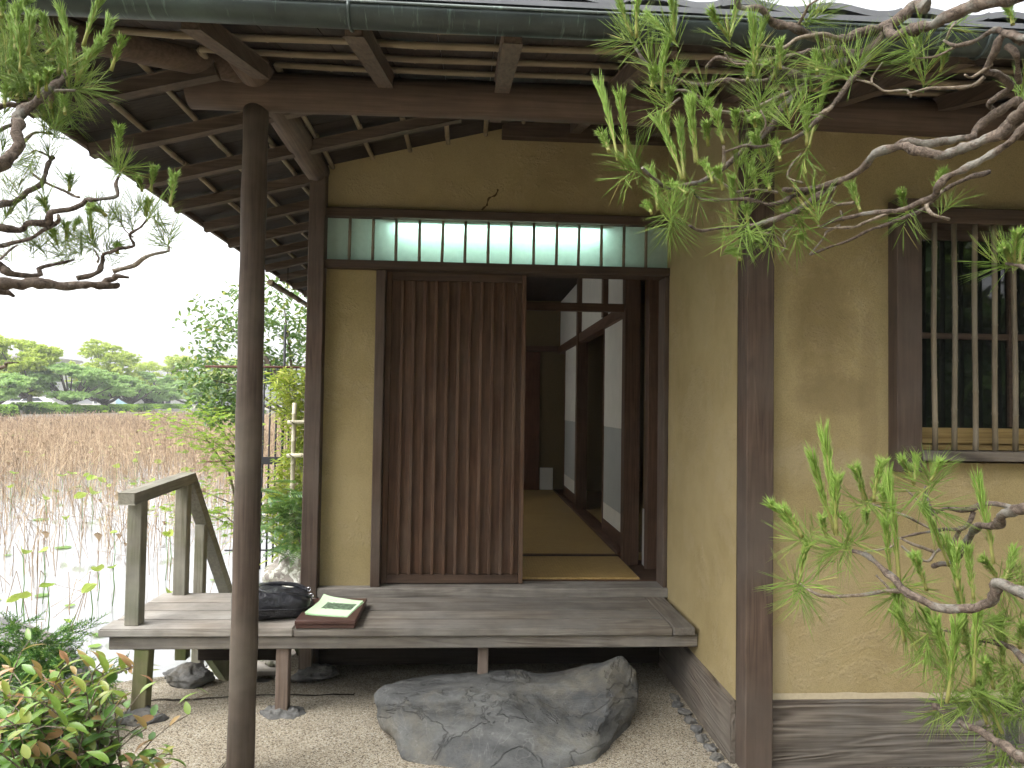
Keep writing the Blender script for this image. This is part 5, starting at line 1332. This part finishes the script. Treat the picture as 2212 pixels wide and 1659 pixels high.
# small weed at the pond edge
WD = thing('edge_weed', 'small weed growing from the crack at the pond edge', 'plant', (-1.68, 3.63, 0))
tube('stem', [(-1.68, 3.63, 0), (-1.675, 3.62, .05), (-1.67, 3.62, .09)], .002, TWIG, WD, 5)
spots = [((-1.675+rg.gauss(0, .01), 3.62+rg.gauss(0, .01), .03+.008*i), aim((math.cos(i*2.4), math.sin(i*2.4), .3), rg), rg.uniform(.5, .8), rg.random()) for i in range(9)]
spots += [((-1.72+rg.gauss(0, .06), 3.95+rg.gauss(0, .03), .02+.03*rg.random()), aim((math.cos(i*2.4), math.sin(i*2.4), .5), rg), rg.uniform(.8, 1.3), rg.random()) for i in range(16)]
leaves(WD, spots, [leaf_shape(.06, .012, 4, .3, .4)], leaf_mat('weed_leaf', [(0, (.10, .14, .03)), (.6, (.22, .24, .06)), (1, (.26, .10, .06))], .3, .4, .3), 60, rg)

# ================================================================== LOTUS POND
STALK = leaf_mat('dry_stalk', [(0, (.12, .082, .050)), (.35, (.27, .185, .115)), (.7, (.45, .335, .215)), (1, (.62, .51, .36))], 0.0, .8, .15)
rg = random.Random(77); V, F, C = [], [], []
def ribbon(pts, w, tone):
    b = len(V); n = len(pts)
    for i, p in enumerate(pts):
        for k in range(3):
            an = 2.094*k+1; V.append((p[0]+w*math.cos(an), p[1]+w*math.sin(an), p[2]+.3*w*math.sin(an*2))); C.append(tone)
    for i in range(n-1):
        for k in range(3): F.append((b+3*i+k, b+3*i+(k+1) % 3, b+3*i+3+(k+1) % 3, b+3*i+3+k))
def stalk(x, y, near):
    h = rg.uniform(.35, .95)*(1 if y > 14 else .85); lean = rg.gauss(0, .42); az = rg.uniform(0, 6.3)
    w = rg.uniform(.0024, .0042)*(1+max(0, y-12)*.032); tone = min(1, max(0, rg.random()*(.8 if not near else .6)+.28*noise.noise(Vector((x*.22, y*.13, 2)))))
    p0 = (x, y, WATER_Z-.1); kx, ky = math.cos(az), math.sin(az)
    m = (x+kx*lean*h*.6, y+ky*lean*h*.6, WATER_Z+h*rg.uniform(.55, .85)); pts = [p0, m]
    r = rg.random()
    if r < .55:                                  # snapped: the top hangs down
        l = rg.uniform(.15, .5); a2 = az+rg.gauss(0, .8)
        pts.append((m[0]+math.cos(a2)*l*.8, m[1]+math.sin(a2)*l*.8, m[2]-l*rg.uniform(.1, .9)))
    elif r < .9: pts.append((x+kx*lean*h, y+ky*lean*h, WATER_Z+h))
    ribbon(pts, w, tone)
    if rg.random() < (.05 if near else .06):      # withered leaf rag
        e = pts[-1]; b = len(V); s = rg.uniform(.02, .06)*(1+max(0, y-14)*.012)
        V.extend([(e[0]-s, e[1], e[2]), (e[0], e[1]+s*.4, e[2]-s*1.6), (e[0]+s*.8, e[1], e[2]-.2*s), (e[0], e[1]-s*.3, e[2]+.4*s)]); C.extend([min(1, tone+.15)]*4); F.append((b, b+1, b+2, b+3))
cnt = 0
while cnt < 42000:
    y = 5.0+(rg.random()**.62)*70
    x = -rg.uniform(.12, .80)*y
    if x < -31: continue
    dens = .16+.84*min(1, max(0, (y-6.5)/12))
    clump = noise.noise(Vector((x*.35, y*.35, 0)))+.55*noise.noise(Vector((x*1.2, y*1.2, 4)))
    if rg.random() > dens*(1.0+.9*clump): continue
    if y < 6.2 and x > -2.0: continue
    stalk(x, y, y < 13); cnt += 1
o = link('dry_lotus_stalks', mesh('dry_lotus_stalks', V, F, False, C), STALK); o['kind'] = 'stuff'; o['label'] = 'brown dry lotus stalks standing and snapped across the pond'; o['category'] = 'stalks'
LOT = leaf_mat('lotus_leaf', [(0, (.12, .25, .05)), (.5, (.24, .38, .05)), (.85, (.34, .45, .07)), (1, (.40, .42, .14))], .3, .4, .4)
def pad(i):
    rr = random.Random(900+i); n = 18; Vv = [(0, 0, 0)]; Ff = []; cup = (0, .05, .35, .6)[i % 4]; fold = (0, 0, .5, 1.0)[i % 4]
    for ring, q in ((1, .5), (2, 1.0)):
        for k in range(n):
            a = 2*math.pi*k/n; rad = q*(1+.05*math.sin(k*3+i))
            x, y = rad*math.cos(a), rad*math.sin(a); z = cup*q*q*.6+.03*math.sin(a*4+i)*q+fold*.5*x*x
            Vv.append((x*(1-.25*fold), y, z))
    for k in range(n):
        k2 = (k+1) % n; Ff += [(0, 1+k, 1+k2), (1+k, 1+n+k, 1+n+k2, 1+k2)]
    me = mesh('lotus_leaf', Vv, Ff, True, [.15+.25*i % 1]*len(Vv)); me.materials.append(LOT); return me
PADS = [pad(i) for i in range(8)]
n = 0; k_ = 0
while n < 230 and k_ < 4000:
    k_ += 1
    y = 5.0+31*rg.random()**1.1; x = -rg.uniform(.22, .74)*y
    if y < 5.6 and x > -1.9: continue
    if noise.noise(Vector((x*.5, y*.5, 9))) < -.15: continue
    i = rg.randrange(8); up = i % 4 >= 2; r = rg.uniform(.05, .11)*(1 if y > 9 else .6)
    z = WATER_Z+(.012 if not up else rg.uniform(.15, .5))
    o = bpy.data.objects.new('lotus_leaf', PADS[i]); COL.objects.link(o); o.location = (x, y, z); o.scale = (r, r, r)
    o.rotation_euler = (rg.uniform(-.5, .5), rg.uniform(-.5, .5), rg.uniform(0, 6)) if up else (0, 0, rg.uniform(0, 6))
    if up: tag(o, 'young green lotus leaf standing above the pond on its stalk', 'lotus leaf', 'standing lotus leaves')
    else: tag(o, 'green lotus leaf floating flat on the pond', 'lotus leaf', 'floating lotus leaves')
    if up:
        P = [(x, y, WATER_Z-.1), (x+.02, y, (WATER_Z+z)/2), (x, y, z+.005)]
        me = mesh('stalk', *tube_data([Vector(p)-Vector((x, y, z)) for p in P], .004, 5), True); me.materials.append(LOT)
        c = bpy.data.objects.new('stalk', me); COL.objects.link(c); c.parent = o; c.matrix_parent_inverse = (Matrix.Translation(o.location) @ o.rotation_euler.to_matrix().to_4x4() @ Matrix.Scale(r, 4)).inverted() @ Matrix.Translation(o.location)
    n += 1

# ================================================================== FAR BANK
def crown_mesh(name, blobs, n, size, rg, gap=-.15, gs=.9):
    V, F, C = [], [], []
    tot = sum(b[3]*b[4]*b[5] for b in blobs)
    for b in blobs:
        m = int(n*b[3]*b[4]*b[5]/tot)
        sub = [Vector((rg.gauss(0, 1), rg.gauss(0, 1), rg.gauss(0, 1))).normalized()*(rg.random()**.35) for _ in range(max(6, m//22))]
        for i in range(m):
            v = rg.choice(sub)+Vector((rg.gauss(0, .13), rg.gauss(0, .13), rg.gauss(0, .07)))
            p = Vector((b[0]+v.x*b[3], b[1]+v.y*b[4], b[2]+v.z*b[5]))
            if noise.noise(p*gs) < gap: continue
            s = size*rg.uniform(.5, 1.2); q = Quaternion((rg.gauss(0, 1), rg.gauss(0, 1), rg.gauss(0, 1), rg.gauss(0, 1))).normalized().to_matrix()
            bb = len(V); tone = min(1, max(0, .5+.45*noise.noise(p*1.1)+rg.uniform(-.25, .25)))
            for c in ((-s, -s*.45, 0), (s*.2, -s*.5, .15*s), (s, .1*s, 0), (0, s*.55, .1*s)): V.append(p+q @ Vector(c)); C.append(tone)
            F.append((bb, bb+1, bb+2, bb+3))
    return mesh(name, V, F, False, C)
YG = leaf_mat('spring_leaf', [(0, (.36, .46, .09)), (.5, (.50, .60, .13)), (1, (.60, .66, .18))], .5, .6, .1)
DG = leaf_mat('cherry_leaf', [(0, (.22, .36, .13)), (.5, (.33, .50, .19)), (1, (.44, .60, .25))], .5, .6, .1)
FBARK = flat('far_bark', (.10, .085, .07), .9, .1)
def far_tree(px0, px1, ytop, ybot, Y, mat, label, spread, seed, n=5200, trunk_px=None, group=None):
    """crown filling a stretch of the far bank seen between two columns of the picture"""
    rr = random.Random(seed); cx = (px0+px1)/2; tpx = trunk_px or cx
    b = at(tpx, 876, Y=Y); base = Vector((b.x, b.y, .2)); a = at(cx, (ytop+ybot)/2, Y=Y); hw = (px1-px0)/2*Y/FPX; hh = (ybot-ytop)/2*Y/FPX
    t = thing('far_tree', label, 'tree', base, group)
    blobs = []
    for i in range(24 if spread else 26):
        u = rr.uniform(-1, 1); v = rr.uniform(-1, 1); f_ = rr.uniform(.7, 1.15)
        if spread: bl = (a.x+u*hw*.85, a.y+rr.uniform(-.6, .6)*hw, a.z+hh*.1+v*hh*.78*(1-.5*u*u), hw*.34*f_, hw*.34*f_, hh*.17*f_)
        else:
            k = math.sqrt(max(0, 1-v*v*.75)); bl = (a.x+u*hw*.85*k, a.y+rr.uniform(-.6, .6)*hw*k, a.z+v*hh*.85, hw*.30*f_, hw*.34*f_, hh*.24*f_)
        blobs.append(bl)
        m = Vector((base.x+(bl[0]-base.x)*.25, base.y+(bl[1]-base.y)*.25, base.z+(bl[2]-base.z)*.45)) if False else base.lerp(Vector(bl[:3]), .45)+Vector((0, 0, .10*(bl[2]-base.z)))
        q0 = base+Vector((0, 0, (a.z-base.z)*.35))
        tube('limb', [q0, m+Vector((0, 0, .1)), Vector(bl[:3])], [.13, .08, .03], FBARK, t, 6)
    tube('trunk', [base-Vector((0, 0, .2)), base+Vector((.05, 0, (a.z-base.z)*.2)), base+Vector((0, 0, (a.z-base.z)*.42))], [.30, .24, .18], FBARK, t, 8, .2, nscale=4)
    o = link('crown', crown_mesh('crown', blobs, int(n*2.6), .19 if not spread else .18, rr, -.45, .6), mat, t)
G1, G2 = 'tall spring green trees on the far bank', 'spreading cherry trees on the far bank'
far_tree(-50, 138, 733, 850, 66, YG, 'tall yellow green tree on the far bank, leftmost of the tall ones', False, 1, 7000, 63, G1)
far_tree(138, 292, 742, 862, 84, YG, 'tall yellow green tree on the far bank, middle of the tall ones', False, 2, 6500, 222, G1)
far_tree(282, 440, 772, 862, 104, YG, 'tall yellow green tree on the far bank, rightmost of the tall ones', False, 3, 6000, 350, G1)
far_tree(425, 560, 770, 850, 118, YG, 'yellow green tree far across the pond, mostly behind the broadleaf tree', False, 4, 4000, 480, G1)
far_tree(-80, 62, 800, 876, 58, DG, 'green cherry tree on the far bank at the left edge of the picture', True, 5, 4500, -20, G2)
far_tree(80, 235, 784, 872, 66, DG, 'broad green cherry tree on the far bank between the two left tall trees', True, 6, 6000, 150, G2)
far_tree(170, 285, 806, 872, 72, DG, 'low cherry tree with drooping outer twigs left of the blue banner', True, 7, 4000, 226, G2)
far_tree(235, 335, 806, 876, 80, DG, 'dark layered cherry tree just right of the blue banner', True, 8, 4500, 282, G2)
far_tree(290, 400, 806, 874, 88, DG, 'pale green cherry tree on the far bank beside the small white tent', True, 9, 4500, 318, G2)
far_tree(350, 500, 812, 876, 98, DG, 'bluish green cherry tree farthest to the right on the bank', True, 10, 5000, 410, G2)
# hedges along the bank
HG = leaf_mat('hedge_leaf', [(0, (.14, .27, .05)), (.5, (.24, .41, .07)), (1, (.34, .50, .10))], .4, .6, .1)
CORE = flat('hedge_core', (.05, .085, .02), .95, .05)
def hedge(px0, px1, Y0, Y1, h, w, label, seed):
    rr = random.Random(seed); p, q = at(px0, 885, Y=Y0), at(px1, 885, Y=Y1); p.z = q.z = .2
    d = q-p; L = d.length; s = Vector((-d.y, d.x, 0)).normalized(); t = thing('clipped_hedge', label, 'hedge', p, 'clipped hedges on the far bank')
    V, F, C = [], [], []
    for i in range(int(L*130)):
        u, a = rr.random(), rr.uniform(0, math.pi); e = min(1, min(u, 1-u)*L/.6)**.5; rad = 1+.06*noise.noise(Vector((u*L, a*2, seed)))
        c = p+d*u+s*(w*math.cos(a)*abs(math.cos(a))**-.5*rad*e if abs(math.cos(a)) > .01 else 0)+Vector((0, 0, h*math.sqrt(math.sin(a))*rad*(.6+.4*e)))
        z = .09; qq = Quaternion((rr.gauss(0, 1), rr.gauss(0, 1), rr.gauss(0, 1), rr.gauss(0, 1))).normalized().to_matrix(); b = len(V)
        tone = min(1, max(0, .5+.3*noise.noise(c*1.2)+rr.uniform(-.25, .25)))
        for cc in ((-z, -z*.6, 0), (z, -z*.6, 0), (z, z*.6, 0), (-z, z*.6, 0)): V.append(c+qq @ Vector(cc)); C.append(tone)
        F.append((b, b+1, b+2, b+3))
    o = link('foliage', mesh('foliage', V, F, False, C), HG, t)
    P = [p+d*k/10 for k in range(11)]
    Vc, Fc = [], []
    for i, c in enumerate(P):
        e = .75 if i in (0, 10) else .92
        for k in range(7): a = math.pi*k/6; Vc.append(c+s*(w*e*math.cos(a))+Vector((0, 0, h*e*math.sqrt(math.sin(a)+1e-6))))
        if i: 
            for k in range(6): Fc.append(((i-1)*7+k, i*7+k, i*7+k+1, (i-1)*7+k+1))
    Fc += [tuple(range(6, -1, -1)), tuple(70+k for k in range(7))]
    link('core', mesh('core', Vc, Fc, True), CORE, t)
hedge(-60, 27, 49, 53, .80, .8, 'clipped hedge mound at the left edge beside the bank steps', 1)
hedge(60, 120, 60, 64, .95, .8, 'clipped hedge mound right of the bank steps', 2)
hedge(88, 168, 60, 66, .75, .7, 'long light green clipped hedge under the broad cherry tree', 3)
hedge(166, 226, 66, 71, .70, .7, 'clipped hedge block in the middle of the far bank', 4)
hedge(225, 300, 72, 80, .80, .7, 'upright clipped hedge below the blue banner', 5)
hedge(298, 405, 80, 98, .85, .8, 'long dark clipped hedge at the right end of the far bank', 6)
hedge(25, 62, 66, 68, .9, .8, 'dark hedge set back behind the bank steps', 7)
# low stone wall and steps at the water
LW = thing('bank_wall', 'low grey stone retaining wall along the far bank', 'wall', bank(30, 2, .2)); 
for i in range(26):
    s0 = 28+i*2.2; bankbox('wall_stone', s0, s0+2.17, 1.9, 2.3, .2, .52+.03*math.sin(i*3), CONC, LW)
SS = thing('bank_steps', 'wide pale stone steps going down to the pond on the far bank', 'steps', bank(20, 1, -.3))
PALE = flat('pale_step', (.60, .58, .53), .85, .2)
for i in range(4): bankbox('step', 16, 28.5-1.2*i, -1.4+.55*i, -.85+.55*i+.01, -.5, -.18+.16*i, PALE, SS)

# buildings and small things behind the trees
WB = flat('white_render', (.62, .62, .60), .8, .2, var=.15, sc=1); GL = NT('far_glass').pbr((.06, .07, .08), .1, None, .5)
def building(px0, px1, Y, h, label, floors, wn):
    p, q = at(px0, 870, Y=Y), at(px1, 870, Y=Y); t = thing('apartment_building', label, 'building', (p.x, Y, .3))
    box('wall', p.x, q.x, Y, Y+9, .2, h, WB, t, 0); box('roof', p.x-.3, q.x+.3, Y-.3, Y+9.3, h, h+.3, CONC, t, 0)
    fh = h/floors
    for f in range(floors):
        if f: box('balcony', p.x, q.x, Y-1.1, Y-.002, f*fh, f*fh+1.0, WB, t, 0)
        for i in range(wn):
            w = (q.x-p.x)/wn; x0 = p.x+w*(i+.2)
            box('window', x0, x0+w*.6, Y-.05, Y+.05, f*fh+.9, f*fh+2.3, GL, t, 0)
building(-60, 84, 92, 6.4, 'white apartment block half hidden behind the leftmost tall tree', 3, 6)
building(200, 262, 118, 5.5, 'low white building behind the middle tall tree', 2, 4)
building(300, 372, 126, 5.0, 'low white building behind the rightmost tall tree', 2, 4)
def car(px_, Y, label, body):
    p = at(px_, 880, Y=Y); t = thing('parked_car', label, 'car', (p.x, Y, .3), 'cars parked behind the far bank')
    prof = [(-2, .35), (-2.02, .75), (-1.9, .95), (-1.25, 1.0), (-.75, 1.45), (.75, 1.48), (1.4, 1.0), (1.95, .88), (2.05, .6), (2.0, .35)]
    V = [(p.x+a, Y+s, .2+b) for s in (-.82, .82) for a, b in prof]; n = len(prof)
    F = [tuple(range(n)), tuple(range(2*n-1, n-1, -1))]+[(i, i+n, (i+1) % n+n, (i+1) % n) for i in range(n)]
    bm = bmesh.new(); vs = [bm.verts.new(v) for v in V]; [bm.faces.new([vs[i] for i in f]) for f in F]; bmesh.ops.recalc_face_normals(bm, faces=bm.faces[:])
    link('body', bm_mesh('body', bm), body, t)
    V = [(p.x+a, Y-.83, .2+b) for a, b in ((-1.1, 1.03), (-.68, 1.38), (.68, 1.4), (1.2, 1.03))]; link('window', mesh('window', V, [(0, 1, 2, 3)]), GL, t)
    for a in (-1.25, 1.3):
        for s in (-.74, .74): tube('wheel', [(p.x+a, Y+s-.1, .52), (p.x+a, Y+s+.1, .52)], .32, BLACK, t, 14)
car(78, 80, 'white car parked behind the trunk of the leftmost tall tree', NT('white_paint').pbr((.75, .75, .75), .3, None, .5))
car(52, 84, 'silver car parked at the foot of the white apartment block', NT('silver_paint').pbr((.5, .5, .52), .3, None, .5))
p = at(250, 868, Y=98); BN = thing('roadside_banner', 'blue and white banner board standing behind the hedge', 'sign', (p.x, 98, .3))
box('board', p.x, p.x+1.4, 98, 98.06, .6, 1.7, flat('banner_blue', (.35, .52, .62), .6, .3), BN, 0); box('board', p.x-2.4, p.x-.02, 98.05, 98.1, .5, 2.3, WB, BN, 0)
for a in (-2.3, 1.3): box('post', p.x+a, p.x+a+.08, 98.12, 98.2, .2, 2.6, CONC, BN, 0)
p = at(373, 865, Y=112); TN = thing('white_tent', 'small white peaked tent behind the cherry trees', 'tent', (p.x, 112, .3))
link('canopy', mesh('canopy', [(p.x-1.8, 110.5, 2.0), (p.x+1.8, 110.5, 2.0), (p.x+1.8, 113.5, 2.0), (p.x-1.8, 113.5, 2.0), (p.x, 112, 3.1)], [(0, 1, 4), (1, 2, 4), (2, 3, 4), (3, 0, 4)]), WB, TN)
for a, b in ((-1.75, 110.55), (1.75, 110.55), (1.75, 113.45), (-1.75, 113.45)): tube('pole', [(p.x+a, b, .2), (p.x+a, b, 2.0)], .04, CONC, TN, 6)

# ================================================================== GARDEN BEHIND THE VIEWER (mirrored in the window, shades the porch)
for i, (x, y, h, w, lab) in enumerate([(3.4, -6.2, 5.2, 2.6, 'broad evergreen tree of the garden behind the viewer, mirrored in the window'), (-.4, -7.0, 5.6, 2.8, 'tall evergreen tree in the garden straight behind the viewer'), (7.4, -3.4, 5.2, 2.6, 'evergreen tree of the garden to the right behind the viewer'), (8.6, 1.6, 4.5, 2.3, 'evergreen tree beyond the right end of the house front'), (-4.8, -6.2, 5.0, 2.6, 'evergreen tree of the garden to the left behind the viewer')]):
    t = thing('garden_tree', lab, 'tree', (x, y, 0)); rr = random.Random(i+40)
    tube('trunk', [(x, y, -.1), (x+.1, y, h*.3), (x, y, h*.6)], [.16, .13, .07], BARK, t, 10)
    bl = []
    for k in range(24):
        a = rr.uniform(0, 6.3); q = rr.random()**.5*w*.7; z = h*rr.uniform(.10, .92); bl.append((x+q*math.cos(a), y+q*math.sin(a), z, w*.42, w*.42, h*.11))
        tube('limb', [(x, y, z*.6), (x+q*.5*math.cos(a), y+q*.5*math.sin(a), z*.85), (x+q*math.cos(a), y+q*math.sin(a), z)], [.05, .03, .01], BARK, t, 6)
    link('crown', crown_mesh('crown', bl, 12000, .19, rr, -.35, 1.2), CAML, t)

# thin haze over the pond
HZ = box('haze', -270, 100, -140, 345, -1.8, 12.5, None, None, 0)
HZ['kind'] = 'stuff'; HZ['label'] = 'thin pale air over the pond'
k = NT('haze'); pv = k.n('ShaderNodeVolumePrincipled'); pv.inputs['Color'].default_value = (.95, .97, 1, 1); pv.inputs['Density'].default_value = .0011
k.l(pv.outputs[0], k.out.inputs['Volume']); HZ.data.materials.append(k.m)
